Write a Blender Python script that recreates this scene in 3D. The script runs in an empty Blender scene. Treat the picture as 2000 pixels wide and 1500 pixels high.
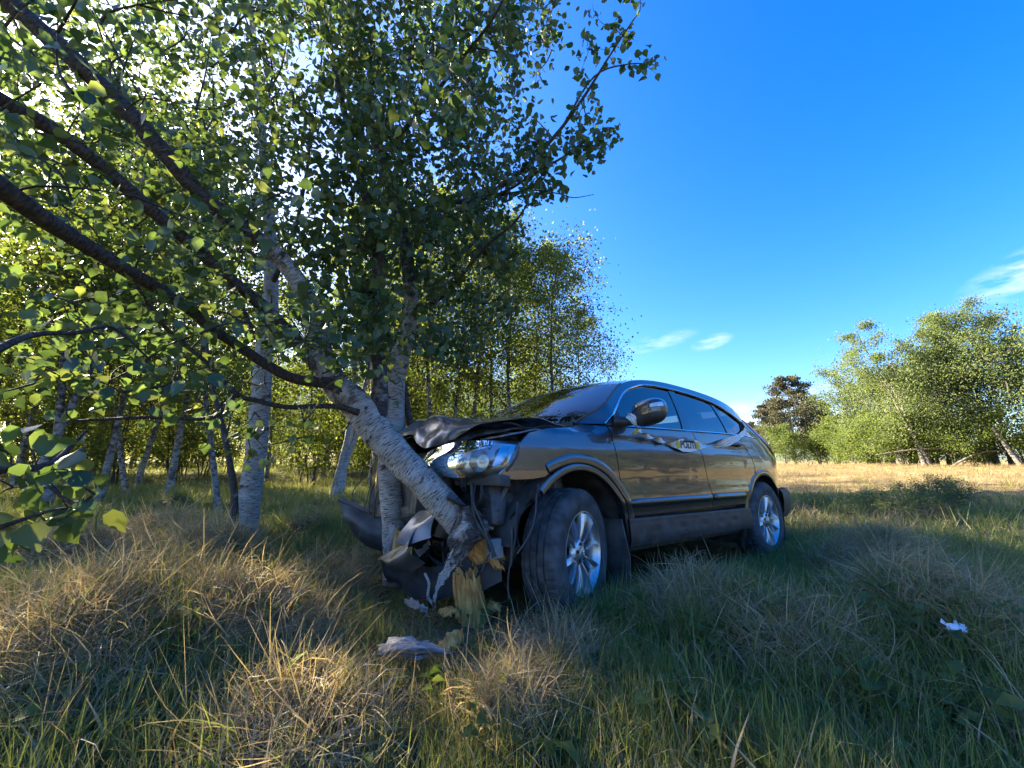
import bpy, bmesh, math, random
import numpy as np
from mathutils import Vector, Matrix, noise
from mathutils.geometry import delaunay_2d_cdt
R = math.radians
rng = np.random.default_rng(7)
random.seed(7)
SC = bpy.context.scene
COL = SC.collection

# ------------------------------------------------------------------ camera
FPX, PITCH, EYE = 803.75, 0.1935, 0.95
cam_d = bpy.data.cameras.new('camera'); cam = bpy.data.objects.new('camera', cam_d); COL.objects.link(cam)
cam_d.sensor_width = 36; cam_d.lens = 36*FPX/2000; cam_d.clip_start = 0.03; cam_d.clip_end = 3000
cam.location = (0, 0, EYE); cam.rotation_euler = (math.pi/2+PITCH, 0, 0)
SC.camera = cam
# ------------------------------------------------------------------ sky, sun, exposure
SUN_AZ, SUN_EL = R(-60), R(25)
w = bpy.data.worlds.new('World'); SC.world = w; w.use_nodes = True
nt = w.node_tree; nt.nodes.clear()
def N(tree, t, **k):
    n = tree.nodes.new(t)
    for a, b in k.items(): setattr(n, a, b)
    return n
def L(tree, a, b): tree.links.new(a, b)
sky = N(nt, 'ShaderNodeTexSky', sky_type='NISHITA', sun_disc=False)
sky.sun_elevation = SUN_EL; sky.sun_rotation = SUN_AZ
sky.air_density = 1.0; sky.dust_density = 1.6; sky.ozone_density = 4.0; sky.altitude = 0
hsv = N(nt, 'ShaderNodeHueSaturation'); hsv.inputs['Saturation'].default_value = 1.36; hsv.inputs['Hue'].default_value = 0.514
L(nt, sky.outputs[0], hsv.inputs['Color'])
# thin cloud wisps: soft noise streaks kept to a few places of the sky
tc = N(nt, 'ShaderNodeTexCoord')
def cloud(prev, az, el, wa, we, dens, seed):
    d = Vector((math.sin(R(az))*math.cos(R(el)), math.cos(R(az))*math.cos(R(el)), math.sin(R(el))))
    right = Vector((math.cos(R(az)), -math.sin(R(az)), 0)); up = right.cross(d)
    def dot(v):
        n = N(nt, 'ShaderNodeVectorMath', operation='DOT_PRODUCT'); L(nt, tc.outputs['Generated'], n.inputs[0]); n.inputs[1].default_value = v; return n.outputs['Value']
    def m(op, a, b=None):
        n = N(nt, 'ShaderNodeMath', operation=op)
        for i, q in enumerate((a, b)):
            if q is None: continue
            if isinstance(q, (int, float)): n.inputs[i].default_value = q
            else: L(nt, q, n.inputs[i])
        return n.outputs[0]
    a = m('DIVIDE', dot(right), math.tan(R(wa))); b = m('DIVIDE', m('ADD', dot(up), m('MULTIPLY', dot(right), -0.18)), math.tan(R(we)))
    r2 = m('ADD', m('MULTIPLY', a, a), m('MULTIPLY', b, b))
    mask = m('MAXIMUM', m('SUBTRACT', 1.0, r2), 0.0)
    front = m('GREATER_THAN', dot(d), 0.3)
    mp = N(nt, 'ShaderNodeMapping'); mp.inputs['Scale'].default_value = (9, 9, 34); mp.inputs['Location'].default_value = (seed, seed*1.7, seed*.3)
    L(nt, tc.outputs['Generated'], mp.inputs['Vector'])
    no = N(nt, 'ShaderNodeTexNoise'); no.inputs['Scale'].default_value = 1.6; no.inputs['Detail'].default_value = 7; no.inputs['Roughness'].default_value = .62
    L(nt, mp.outputs[0], no.inputs['Vector'])
    k = m('MAXIMUM', m('MULTIPLY', m('SUBTRACT', no.outputs[0], 0.38), 3.0), 0.0)
    fac = m('MINIMUM', m('MULTIPLY', m('MULTIPLY', m('MULTIPLY', k, mask), front), dens), 0.85)
    mx = N(nt, 'ShaderNodeMix', data_type='RGBA'); L(nt, fac, mx.inputs[0]); L(nt, prev, mx.inputs[6]); mx.inputs[7].default_value = (4.2, 3.9, 4.2, 1)
    return mx.outputs[2]
c = cloud(hsv.outputs[0], 20.5, 16.0, 5.0, 1.2, .32, 3.1)
c = cloud(c, 26.8, 15.2, 2.6, 1.0, .42, 7.7)
c = cloud(c, 58, 17.2, 9, 2.6, .7, 12.4)
c = cloud(c, 33, 6.0, 12, 3.0, .5, 5.3)
c = cloud(c, 120, 14, 40, 5, .5, 15.3)
bg = N(nt, 'ShaderNodeBackground'); bg.inputs['Strength'].default_value = 0.05
out = N(nt, 'ShaderNodeOutputWorld'); L(nt, c, bg.inputs[0]); L(nt, bg.outputs[0], out.inputs[0])
sun_d = bpy.data.lights.new('sun', 'SUN'); sun = bpy.data.objects.new('sun', sun_d); COL.objects.link(sun)
sun_d.energy = 3.7; sun_d.angle = R(0.55); sun_d.color = (1, .86, .66)
SV = Vector((math.sin(SUN_AZ)*math.cos(SUN_EL), math.cos(SUN_AZ)*math.cos(SUN_EL), math.sin(SUN_EL)))
sun.rotation_euler = SV.to_track_quat('Z', 'Y').to_euler(); sun.location = SV*60
vs = SC.view_settings; vs.view_transform = 'Standard'; vs.look = 'None'; vs.exposure = 3.45; vs.gamma = 1; vs.use_curve_mapping = False
cy = SC.cycles; cy.max_bounces = 7; cy.diffuse_bounces = 5; cy.glossy_bounces = 3; cy.transmission_bounces = 4; cy.transparent_max_bounces = 8
cy.use_denoising = True; cy.use_adaptive_sampling = True; cy.adaptive_threshold = 0.01; cy.denoising_prefilter = 'ACCURATE'; cy.sample_clamp_indirect = 10
cy.caustics_reflective = False; cy.caustics_refractive = False

# ------------------------------------------------------------------ helpers
def tag(o, label=None, cat=None, group=None, kind=None):
    for k, v in (('label', label), ('category', cat), ('group', group), ('kind', kind)):
        if v: o[k] = v
    return o
def empty(name, loc=(0, 0, 0), mat=None):
    o = bpy.data.objects.new(name, None); COL.objects.link(o); o.empty_display_size = .1
    if mat is not None: o.matrix_world = mat
    else: o.location = loc
    return o
def mesh(name, V, F, mat, smooth=True, attrs=None, uv=None, sharp=None):
    me = bpy.data.meshes.new(name)
    if isinstance(F, np.ndarray) and len(F):
        V = np.ascontiguousarray(V, dtype=np.float32); F = np.ascontiguousarray(F, dtype=np.int32)
        n, k = F.shape
        me.vertices.add(len(V)); me.vertices.foreach_set('co', V.ravel())
        me.loops.add(n*k); me.loops.foreach_set('vertex_index', F.ravel())
        me.polygons.add(n); me.polygons.foreach_set('loop_start', np.arange(0, n*k, k, dtype=np.int32))
        me.update(calc_edges=True)
    else:
        me.from_pydata([tuple(map(float, v)) for v in V], [], [tuple(map(int, f)) for f in F]); me.update()
    me.validate()
    if smooth: me.polygons.foreach_set('use_smooth', np.ones(len(me.polygons), dtype=bool))
    if sharp is not None: me.set_sharp_from_angle(angle=R(sharp))
    for k, a in (attrs or {}).items():
        at = me.attributes.new(k, 'FLOAT', 'POINT'); at.data.foreach_set('value', np.asarray(a, dtype=np.float32))
    if uv is not None:
        lay = me.uv_layers.new(name='UVMap'); li = np.zeros(len(me.loops), dtype=np.int32); me.loops.foreach_get('vertex_index', li)
        lay.data.foreach_set('uv', np.asarray(uv, dtype=np.float32)[li].ravel())
    if isinstance(mat, (list, tuple)):
        for q in mat: me.materials.append(q)
    elif mat: me.materials.append(mat)
    return me
def obj(name, me, parent=None, loc=None, rot=None, scale=None):
    o = bpy.data.objects.new(name, me); COL.objects.link(o)
    if parent: o.parent = parent
    if loc is not None: o.location = loc
    if rot is not None: o.rotation_euler = rot
    if scale is not None: o.scale = scale
    return o
def copy_tree(o, parent=None):
    c = o.copy(); COL.objects.link(c); c.parent = parent
    for ch in o.children:
        copy_tree(ch, c)
    return c
def px(u, v, d):
    """world point seen at photo pixel (u, v), d metres ahead of the camera along the ground direction"""
    a = (u-1000)/FPX; b = -(v-750)/FPX
    y = math.cos(PITCH)-b*math.sin(PITCH); z = math.sin(PITCH)+b*math.cos(PITCH)
    return np.array([a/y*d, d, EYE+z/y*d])
def unproj(P):
    P = np.atleast_2d(P); z = P[:, 2]-EYE
    d = P[:, 1]*math.cos(PITCH)+z*math.sin(PITCH); u = z*math.cos(PITCH)-P[:, 1]*math.sin(PITCH)
    return 1000+FPX*P[:, 0]/d, 750-FPX*u/d, d
def norm(v): return v/np.maximum(np.linalg.norm(v, axis=-1, keepdims=True), 1e-9)
def catmull(P, n):
    """smooth path through rows of P (any columns), n samples per span"""
    P = np.asarray(P, float); Q = np.vstack([2*P[0]-P[1], P, 2*P[-1]-P[-2]]); o = []
    for i in range(1, len(Q)-2):
        for t in np.arange(n)/n:
            a, b, c_, d = Q[i-1], Q[i], Q[i+1], Q[i+2]
            o.append(.5*(2*b+(c_-a)*t+(2*a-5*b+4*c_-d)*t*t+(3*b-a-3*c_+d)*t**3))
    o.append(P[-1]); return np.array(o)
class Acc:
    """collects tubes and patches as quads with per-vertex values"""
    def __init__(s): s.V = []; s.F = []; s.uv = []; s.a = []; s.n = 0
    def add(s, V, F, uv, a):
        s.V.append(V); s.F.append(F+s.n); s.uv.append(uv); s.a.append(a); s.n += len(V)
    def tube(s, P, rad, sides=8, age=1.0, bump=0.0, cap=True, seed=0):
        P = np.asarray(P, float); n = len(P); rad = np.broadcast_to(np.asarray(rad, float), (n,)); age = np.broadcast_to(np.asarray(age, float), (n,))
        T = norm(np.gradient(P, axis=0)); ref = np.array([0, 0, 1.]) if abs(T[0, 2]) < .9 else np.array([1., 0, 0])
        u = norm(np.cross(T[0], ref)); U = []
        for i in range(n):
            u = u-T[i]*np.dot(u, T[i]); u = u/np.linalg.norm(u); U.append(u)
        U = np.array(U); W = np.cross(T, U)
        ang = np.linspace(0, 2*np.pi, sides+1)
        ln = np.concatenate([[0], np.cumsum(np.linalg.norm(np.diff(P, axis=0), axis=1))])
        rr = rad[:, None]*np.ones(sides+1)
        if bump:
            rs = np.random.default_rng(seed); ph = rs.uniform(0, 6.28, 6)
            for k in range(3): rr = rr*(1+bump*np.sin(ln[:, None]*(7+9*k)+ph[k])*np.cos(ang[None]*(k+1)+ph[k+3]+ln[:, None]*3))
        V = P[:, None]+rr[..., None]*(np.cos(ang)[None, :, None]*U[:, None]+np.sin(ang)[None, :, None]*W[:, None])
        uv = np.stack([np.broadcast_to(ang[None]*rad.mean(), rr.shape), np.broadcast_to(ln[:, None], rr.shape)], -1)
        idx = np.arange(n*(sides+1)).reshape(n, sides+1)
        F = np.stack([idx[:-1, :-1], idx[:-1, 1:], idx[1:, 1:], idx[1:, :-1]], -1).reshape(-1, 4)
        s.add(V.reshape(-1, 3), F, uv.reshape(-1, 2), np.repeat(age, sides+1))
    def mesh(s, name, mat, smooth=True):
        return mesh(name, np.vstack(s.V), np.vstack(s.F), mat, smooth, {'age': np.concatenate(s.a)}, np.vstack(s.uv))

# ------------------------------------------------------------------ materials
def mat(name): 
    m = bpy.data.materials.new(name); m.use_nodes = True
    return m, m.node_tree, m.node_tree.nodes['Principled BSDF'], m.node_tree.nodes['Material Output']
def simple(name, col, rough=.5, metal=0., coat=0., spec=.5, noise_amt=0., nscale=12, bump=0., bscale=60):
    m, t, b, o = mat(name)
    b.inputs['Base Color'].default_value = (*col, 1); b.inputs['Roughness'].default_value = rough; b.inputs['Metallic'].default_value = metal
    b.inputs['Coat Weight'].default_value = coat; b.inputs['Coat Roughness'].default_value = .03; b.inputs['Specular IOR Level'].default_value = spec
    tcn = N(t, 'ShaderNodeTexCoord')
    if noise_amt:
        no = N(t, 'ShaderNodeTexNoise'); no.inputs['Scale'].default_value = nscale; no.inputs['Detail'].default_value = 6; L(t, tcn.outputs['Object'], no.inputs['Vector'])
        mx = N(t, 'ShaderNodeMix', data_type='RGBA'); mr = N(t, 'ShaderNodeMapRange'); mr.inputs[1].default_value = .35; mr.inputs[2].default_value = .7
        L(t, no.outputs[0], mr.inputs[0]); L(t, mr.outputs[0], mx.inputs[0])
        mx.inputs[6].default_value = (*col, 1); mx.inputs[7].default_value = (*[min(1, c_*(1+noise_amt)+.02*noise_amt) for c_ in col], 1); L(t, mx.outputs[2], b.inputs['Base Color'])
        mr2 = N(t, 'ShaderNodeMapRange'); mr2.inputs[3].default_value = rough*.8; mr2.inputs[4].default_value = min(1, rough*1.3); L(t, no.outputs[0], mr2.inputs[0]); L(t, mr2.outputs[0], b.inputs['Roughness'])
    if bump:
        n2 = N(t, 'ShaderNodeTexNoise'); n2.inputs['Scale'].default_value = bscale; n2.inputs['Detail'].default_value = 5; L(t, tcn.outputs['Object'], n2.inputs['Vector'])
        bp = N(t, 'ShaderNodeBump'); bp.inputs['Strength'].default_value = bump; bp.inputs['Distance'].default_value = .01; L(t, n2.outputs[0], bp.inputs['Height']); L(t, bp.outputs[0], b.inputs['Normal'])
    return m
def ramp(t, src, stops):
    r = N(t, 'ShaderNodeValToRGB'); e = r.color_ramp.elements
    while len(e) < len(stops): e.new(.5)
    for i, (p, c_) in enumerate(stops): e[i].position = p; e[i].color = (*c_, 1)
    L(t, src, r.inputs[0]); return r.outputs[0]
def leaf_mat(name, stops, trans=.5, rough=.45, tcol=(1.15, 1.2, .5), spec=.35):
    """leaf: glossy-ish diffuse top plus light passing through; colour varies leaf by leaf"""
    m, t, b, o = mat(name)
    at = N(t, 'ShaderNodeAttribute', attribute_name='rnd'); oi = N(t, 'ShaderNodeObjectInfo')
    ad = N(t, 'ShaderNodeMath', operation='MULTIPLY_ADD'); L(t, oi.outputs['Random'], ad.inputs[0]); ad.inputs[1].default_value = .22; 
    sub = N(t, 'ShaderNodeMath', operation='MULTIPLY'); L(t, at.outputs['Fac'], sub.inputs[0]); sub.inputs[1].default_value = .8; L(t, sub.outputs[0], ad.inputs[2])
    colr = ramp(t, ad.outputs[0], stops)
    L(t, colr, b.inputs['Base Color']); b.inputs['Roughness'].default_value = rough; b.inputs['Specular IOR Level'].default_value = spec
    tr = N(t, 'ShaderNodeBsdfTranslucent'); mu = N(t, 'ShaderNodeMix', data_type='RGBA', blend_type='MULTIPLY'); mu.inputs[0].default_value = 1
    L(t, colr, mu.inputs[6]); mu.inputs[7].default_value = (*[q*1.9 for q in tcol], 1); L(t, mu.outputs[2], tr.inputs[0])
    ms = N(t, 'ShaderNodeMixShader'); ms.inputs[0].default_value = trans; L(t, b.outputs[0], ms.inputs[1]); L(t, tr.outputs[0], ms.inputs[2]); L(t, ms.outputs[0], o.inputs[0])
    return m
M_LEAF = leaf_mat('birch_leaf', [(0, (.032, .058, .022)), (.4, (.058, .092, .034)), (.75, (.085, .125, .042)), (1, (.14, .155, .045))], .36, .4, (1.08, 1.1, .55), .5)
M_LEAF2 = leaf_mat('grove_leaf', [(0, (.050, .070, .022)), (.45, (.085, .105, .030)), (.8, (.12, .135, .032)), (1, (.17, .16, .035))], .46, .6, (1.12, 1.18, .5), .15)
M_WILLOW = leaf_mat('willow_leaf', [(0, (.060, .085, .040)), (.5, (.095, .125, .055)), (1, (.14, .165, .07))], .36, .7, spec=.08)
M_BUSH = leaf_mat('bush_leaf', [(0, (.055, .080, .026)), (.5, (.090, .125, .038)), (1, (.14, .165, .055))], .35, .65, spec=.12)
M_PINE = leaf_mat('pine_needle', [(0, (.050, .058, .040)), (.5, (.085, .085, .060)), (1, (.13, .11, .08))], .12, .8, spec=.05)

def bark_mat():
    m, t, b, o = mat('birch_bark')
    uv = N(t, 'ShaderNodeUVMap'); at = N(t, 'ShaderNodeAttribute', attribute_name='age')
    def noi(sx, sy, sc, det=5, ro=.6, loc=0):
        mp = N(t, 'ShaderNodeMapping'); mp.inputs['Scale'].default_value = (sx, sy, 1); mp.inputs['Location'].default_value = (loc, loc, loc); L(t, uv.outputs[0], mp.inputs[0])
        n = N(t, 'ShaderNodeTexNoise'); n.inputs['Scale'].default_value = sc; n.inputs['Detail'].default_value = det; n.inputs['Roughness'].default_value = ro; L(t, mp.outputs[0], n.inputs['Vector']); return n.outputs[0]
    def mr(src, a, b_, c_=0, d=1):
        n = N(t, 'ShaderNodeMapRange'); n.inputs[1].default_value = a; n.inputs[2].default_value = b_; n.inputs[3].default_value = c_; n.inputs[4].default_value = d; L(t, src, n.inputs[0]); return n.outputs[0]
    def mix(f, a, c_):
        n = N(t, 'ShaderNodeMix', data_type='RGBA'); L(t, f, n.inputs[0])
        for i, q in ((6, a), (7, c_)):
            if isinstance(q, tuple): n.inputs[i].default_value = (*q, 1)
            else: L(t, q, n.inputs[i])
        return n.outputs[2]
    def mth(op, a, c_):
        n = N(t, 'ShaderNodeMath', operation=op)
        for i, q in ((0, a), (1, c_)):
            if isinstance(q, (int, float)): n.inputs[i].default_value = q
            else: L(t, q, n.inputs[i])
        return n.outputs[0]
    dash = mth('MULTIPLY', mr(noi(1.0, 6.5, 20, 5, .6), .535, .60), mr(noi(1, 1, 5, 2, .5, 31), .25, .5)); dash2 = mr(noi(.55, 9.0, 40, 4, .6, 4), .49, .60)
    patch = mr(noi(1, 1.5, 8, 6, .7, 9), .585, .65); tint = mr(noi(1, 2, 9, 3, .5, 13), .3, .7)
    white = mix(tint, (.60, .56, .52), (.42, .36, .31))
    dk = mth('MAXIMUM', mth('MAXIMUM', dash, mth('MULTIPLY', dash2, .62)), patch)
    pale = mix(dk, white, (.045, .036, .030))
    brown = mix(mr(noi(1, 3, 30, 5), .4, .65), (.040, .030, .025), (.12, .095, .080))
    agef = mth('ADD', at.outputs['Fac'], mth('MULTIPLY', mth('SUBTRACT', noi(1, 1, 12, 4, .6, 21), .5), 1.1))
    col = mix(mr(agef, .38, .58), brown, pale)
    L(t, col, b.inputs['Base Color']); b.inputs['Roughness'].default_value = .72; b.inputs['Specular IOR Level'].default_value = .25
    bp = N(t, 'ShaderNodeBump'); bp.inputs['Strength'].default_value = .8; bp.inputs['Distance'].default_value = .006
    L(t, mth('SUBTRACT', noi(1, 3, 40, 5), mth('MULTIPLY', dk, .5)), bp.inputs['Height']); L(t, bp.outputs[0], b.inputs['Normal'])
    return m
M_BARK = bark_mat()
M_GREYBARK = simple('grey_bark', (.16, .145, .125), .85, noise_amt=-.5, nscale=9, bump=.6, bscale=30)
def wood_mat():
    m, t, b, o = mat('split_wood')
    tcn = N(t, 'ShaderNodeTexCoord'); mp = N(t, 'ShaderNodeMapping'); mp.inputs['Scale'].default_value = (1, 1, .12); L(t, tcn.outputs['Object'], mp.inputs[0])
    n = N(t, 'ShaderNodeTexNoise'); n.inputs['Scale'].default_value = 70; n.inputs['Detail'].default_value = 6; n.inputs['Roughness'].default_value = .7; L(t, mp.outputs[0], n.inputs['Vector'])
    n2 = N(t, 'ShaderNodeTexNoise'); n2.inputs['Scale'].default_value = 14; n2.inputs['Detail'].default_value = 4; L(t, tcn.outputs['Object'], n2.inputs['Vector'])
    c1 = ramp(t, n.outputs[0], [(.28, (.16, .06, .02)), (.42, (.58, .27, .07)), (.60, (.80, .45, .13)), (.8, (.86, .58, .25))])
    c2 = ramp(t, n2.outputs[0], [(.3, (.55, .38, .30)), (.6, (1, 1, 1))])
    mx = N(t, 'ShaderNodeMix', data_type='RGBA', blend_type='MULTIPLY'); mx.inputs[0].default_value = .8; L(t, c1, mx.inputs[6]); L(t, c2, mx.inputs[7]); L(t, mx.outputs[2], b.inputs['Base Color'])
    b.inputs['Roughness'].default_value = .75
    bp = N(t, 'ShaderNodeBump'); bp.inputs['Strength'].default_value = .9; bp.inputs['Distance'].default_value = .01; L(t, n.outputs[0], bp.inputs['Height']); L(t, bp.outputs[0], b.inputs['Normal'])
    return m
M_WOOD = wood_mat()
def grass_mat():
    m, t, b, o = mat('grass_blade')
    dry = N(t, 'ShaderNodeAttribute', attribute_name='dry'); rnd = N(t, 'ShaderNodeAttribute', attribute_name='rnd')
    g = ramp(t, rnd.outputs['Fac'], [(0, (.105, .135, .040)), (.4, (.155, .195, .052)), (.75, (.20, .24, .058)), (1, (.28, .28, .075))])
    d = ramp(t, rnd.outputs['Fac'], [(0, (.17, .12, .08)), (.35, (.32, .235, .155)), (.7, (.46, .355, .235)), (1, (.60, .49, .34))])
    mx = N(t, 'ShaderNodeMix', data_type='RGBA'); L(t, dry.outputs['Fac'], mx.inputs[0]); L(t, g, mx.inputs[6]); L(t, d, mx.inputs[7])
    L(t, mx.outputs[2], b.inputs['Base Color']); b.inputs['Roughness'].default_value = .5; b.inputs['Specular IOR Level'].default_value = .3
    tr = N(t, 'ShaderNodeBsdfTranslucent'); mu = N(t, 'ShaderNodeMix', data_type='RGBA', blend_type='MULTIPLY'); mu.inputs[0].default_value = 1; L(t, mx.outputs[2], mu.inputs[6]); mu.inputs[7].default_value = (1.7, 1.6, .9, 1); L(t, mu.outputs[2], tr.inputs[0])
    ms = N(t, 'ShaderNodeMixShader'); ms.inputs[0].default_value = .38; L(t, b.outputs[0], ms.inputs[1]); L(t, tr.outputs[0], ms.inputs[2]); L(t, ms.outputs[0], o.inputs[0])
    return m
M_GRASS = grass_mat()
def soil_mat():
    m, t, b, o = mat('soil')
    tcn = N(t, 'ShaderNodeTexCoord'); n = N(t, 'ShaderNodeTexNoise'); n.inputs['Scale'].default_value = 3; n.inputs['Detail'].default_value = 9; n.inputs['Roughness'].default_value = .7; L(t, tcn.outputs['Object'], n.inputs['Vector'])
    near = ramp(t, n.outputs[0], [(.3, (.055, .050, .028)), (.5, (.090, .092, .040)), (.7, (.17, .135, .08))])
    far = ramp(t, n.outputs[0], [(.3, (.15, .12, .05)), (.55, (.24, .18, .08)), (.75, (.32, .24, .11))])
    at = N(t, 'ShaderNodeAttribute', attribute_name='field'); mx = N(t, 'ShaderNodeMix', data_type='RGBA'); L(t, at.outputs['Fac'], mx.inputs[0]); L(t, near, mx.inputs[6]); L(t, far, mx.inputs[7]); L(t, mx.outputs[2], b.inputs['Base Color'])
    b.inputs['Roughness'].default_value = 1; b.inputs['Specular IOR Level'].default_value = .1
    bp = N(t, 'ShaderNodeBump'); bp.inputs['Distance'].default_value = .05; L(t, n.outputs[0], bp.inputs['Height']); L(t, bp.outputs[0], b.inputs['Normal'])
    return m
M_SOIL = soil_mat()
# ------------------------------------------------------------------ car placement (needed by the ground)
CAR_B = np.array([[.78401062, .62067301, -.00961055], [.62064649, -.78351004, .03016554], [-.01119298, .02961486, .99949871]])
CAR_T = np.array([-.152686, 3.141482, EYE-.879588])
def car_w(p): return np.asarray(p, float)@CAR_B+CAR_T        # car point (x back, y to the near side, z up) -> world
def car_l(p): return (np.asarray(p, float)-CAR_T)@CAR_B.T
# ------------------------------------------------------------------ ground
def sstep(a, b, x):
    t = np.clip((x-a)/(b-a), 0, 1); return t*t*(3-2*t)
_rs = np.random.default_rng(3)
_waves = [(_rs.uniform(0, 6.28), _rs.uniform(0, 6.28), f, a) for f, a in ((.35, .06), (.5, .05), (.9, .035), (1.4, .03), (2.1, .02), (3.3, .018), (5, .01)) for _ in range(2)]
# tussocks: (x, y, radius, height)
_t = []
for u, v, d, r, h in ((130, 1060, 2.6, .42, .17), (320, 1040, 3.6, .40, .18), (640, 1100, 2.7, .26, .14), (700, 1030, 3.4, .26, .14), (250, 1180, 2.0, .40, .15), (520, 1230, 1.9, .30, .10),
                      (990, 1330, 1.55, .20, .10), (1090, 1180, 1.95, .22, .08), (1330, 1180, 2.3, .30, .13), (1700, 1100, 3.2, .4, .14), (1560, 1300, 1.9, .3, .10), (1850, 1300, 2.1, .35, .13),
                      (90, 1370, 1.55, .35, .12), (600, 1420, 1.4, .25, .08), (420, 1075, 3.0, .3, .10), (905, 1215, 2.2, .24, .05)):
    p = px(u, v, d); _t.append((p[0], p[1], r*.95, h*1.35))
for _ in range(420):
    rr = 2.2+14*_rs.random()**.8; an = _rs.uniform(-1.1, 1.1); X, Y = rr*math.sin(an), rr*math.cos(an)
    _t.append((X, Y, _rs.uniform(.22, .45), _rs.uniform(.04, .11)))
TUSS = np.array(_t)
def ground(x, y):
    x = np.asarray(x, float); y = np.asarray(y, float); sh = x.shape; x = x.ravel(); y = y.ravel()
    r = np.hypot(x, y); z = np.zeros_like(x)
    for a, p, f, am in _waves: z += am*.55*np.sin(f*(x*np.cos(a)+y*np.sin(a))+p)
    for X, Y, rad, h in TUSS:
        d2 = ((x-X)**2+(y-Y)**2)/rad**2; k = d2 < 6
        z[k] += h*np.exp(-d2[k]*1.2)
    # level where the car stands
    P = car_l(np.stack([x, y, np.zeros_like(x)], -1)); dx = np.maximum(np.maximum(-.75-P[:, 0], P[:, 0]-3.5), 0); dy = np.maximum(np.abs(P[:, 1])-.9, 0); k = 1-sstep(0, .6, np.hypot(dx, dy))
    z = z*(1-.8*k)
    z = z+.10+(.01)*k
    k2 = 1-sstep(.5, 1.6, r); z = z*(1-.6*k2)
    # the meadow rises a little towards the far trees
    z += .75*sstep(8, 45, r)+ .12*sstep(3, 9, y)*(1-sstep(-.5, 2.5, x))
    z += 3.0*sstep(60, 400, r)
    return z.reshape(sh)
rad = np.concatenate([[.05], np.geomspace(.3, 30, 330), np.geomspace(31, 900, 60)]); ang = np.linspace(0, 2*np.pi, 521)[:-1]
fine = np.concatenate([np.linspace(-1.25, 1.25, 420), np.linspace(1.25, 2*np.pi-1.25, 140)[1:-1]])
GR, GA = np.meshgrid(rad, fine, indexing='ij'); GX, GY = GR*np.sin(GA), GR*np.cos(GA); GZ = ground(GX, GY)
n1, n2 = GX.shape; idx = np.arange(n1*n2).reshape(n1, n2); nx = np.roll(idx, -1, 1)
F = np.stack([idx[:-1], nx[:-1], nx[1:], idx[1:]], -1).reshape(-1, 4)[:, ::-1]
def fieldness(x, y):
    return sstep(9, 16, np.hypot(x, y))*sstep(-.15, .25, x-.28*y)
me = mesh('ground', np.stack([GX, GY, GZ], -1).reshape(-1, 3), np.ascontiguousarray(F), M_SOIL, True, {'field': fieldness(GX, GY).ravel()})
tag(obj('ground', me), kind='structure')

# ------------------------------------------------------------------ grass
def make_tuft(n, h, spread, tilt, curl, wid, dryp, seed, seg=4, dryspread=.25):
    rs = np.random.default_rng(seed)
    az = rs.uniform(0, 2*np.pi, n); base = np.stack([spread*np.sqrt(rs.random(n))*np.cos(rs.uniform(0, 6.28, n)), spread*np.sqrt(rs.random(n))*np.sin(rs.uniform(0, 6.28, n)), np.full(n, -.03)], -1)
    ln = h*rs.uniform(.45, 1.15, n); ti = np.abs(rs.normal(tilt, tilt*.5+.08, n)); cu = np.abs(rs.normal(curl, curl*.5+.1, n))*(rs.random(n) < .97)
    wd = wid*rs.uniform(.6, 1.3, n); tw = rs.uniform(-.6, .6, n)
    dry = np.clip((rs.random(n) < dryp)*1.0*rs.uniform(.75, 1, n)+rs.random(n)*dryspread*.5, 0, 1)
    V = []; H = []
    p = base.copy(); V_c = [p.copy()]
    for i in range(seg):
        a = ti+cu*(i+.5)/seg
        p = p+(ln/seg)[:, None]*np.stack([np.sin(a)*np.cos(az+tw*i/seg), np.sin(a)*np.sin(az+tw*i/seg), np.cos(a)], -1); V_c.append(p.copy())
    C = np.stack(V_c, 1); side = np.stack([-np.sin(az+tw), np.cos(az+tw), np.zeros(n)], -1)
    side = norm(side+.35*rs.normal(size=(n, 3)))
    t = np.linspace(0, 1, seg+1); wp = (1-.92*t**1.7)*(.7+.3*np.minimum(1, t*4))
    A = C-side[:, None]*wd[:, None, None]*wp[None, :, None]*.5; B = C+side[:, None]*wd[:, None, None]*wp[None, :, None]*.5
    V = np.stack([A, B], 2).reshape(n*(seg+1)*2, 3); k = (seg+1)*2
    f = np.array([[2*i, 2*i+1, 2*i+3, 2*i+2] for i in range(seg)]); F = (f[None]+np.arange(n)[:, None, None]*k).reshape(-1, 4)
    return V, F, np.repeat(dry, k), np.repeat(rs.random(n), k)
def weed_mesh(seed, n=9):
    rs = np.random.default_rng(seed); V = []; F = []; rn = []
    V.append(np.zeros(3)); rn.append(.3)
    for i in range(n):
        az = rs.uniform(0, 6.28); st = rs.uniform(.05, .14); el = rs.uniform(.3, 1.1); d = np.array([math.cos(az)*math.cos(el), math.sin(az)*math.cos(el), math.sin(el)]); s = np.array([-math.sin(az), math.cos(az), 0]); b = d*st
        ln = rs.uniform(.04, .08); wv = ln*.33; up = np.array([0, 0, 1.]); d = np.array([d[0], d[1], d[2]*.3])
        pts = [b, b+d*ln*.35-s*wv+up*.012, b+d*ln*.35+s*wv+up*.012, b+d*ln*.7-s*wv*.75, b+d*ln*.7+s*wv*.75, b+d*ln-up*ln*.2, b+d*ln*.35, b+d*ln*.7-up*.004, b+s*.004]
        k = len(V); V += pts; F += [(0, k+8, k), (k, k+6, k+1), (k, k+2, k+6), (k+1, k+6, k+7), (k+1, k+7, k+3), (k+6, k+2, k+4), (k+6, k+4, k+7), (k+3, k+7, k+5), (k+7, k+4, k+5)]; rn += [rs.random()]*9
    return mesh('weed', np.array(V), np.array(F), M_BUSH, True, {'rnd': rn})
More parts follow.
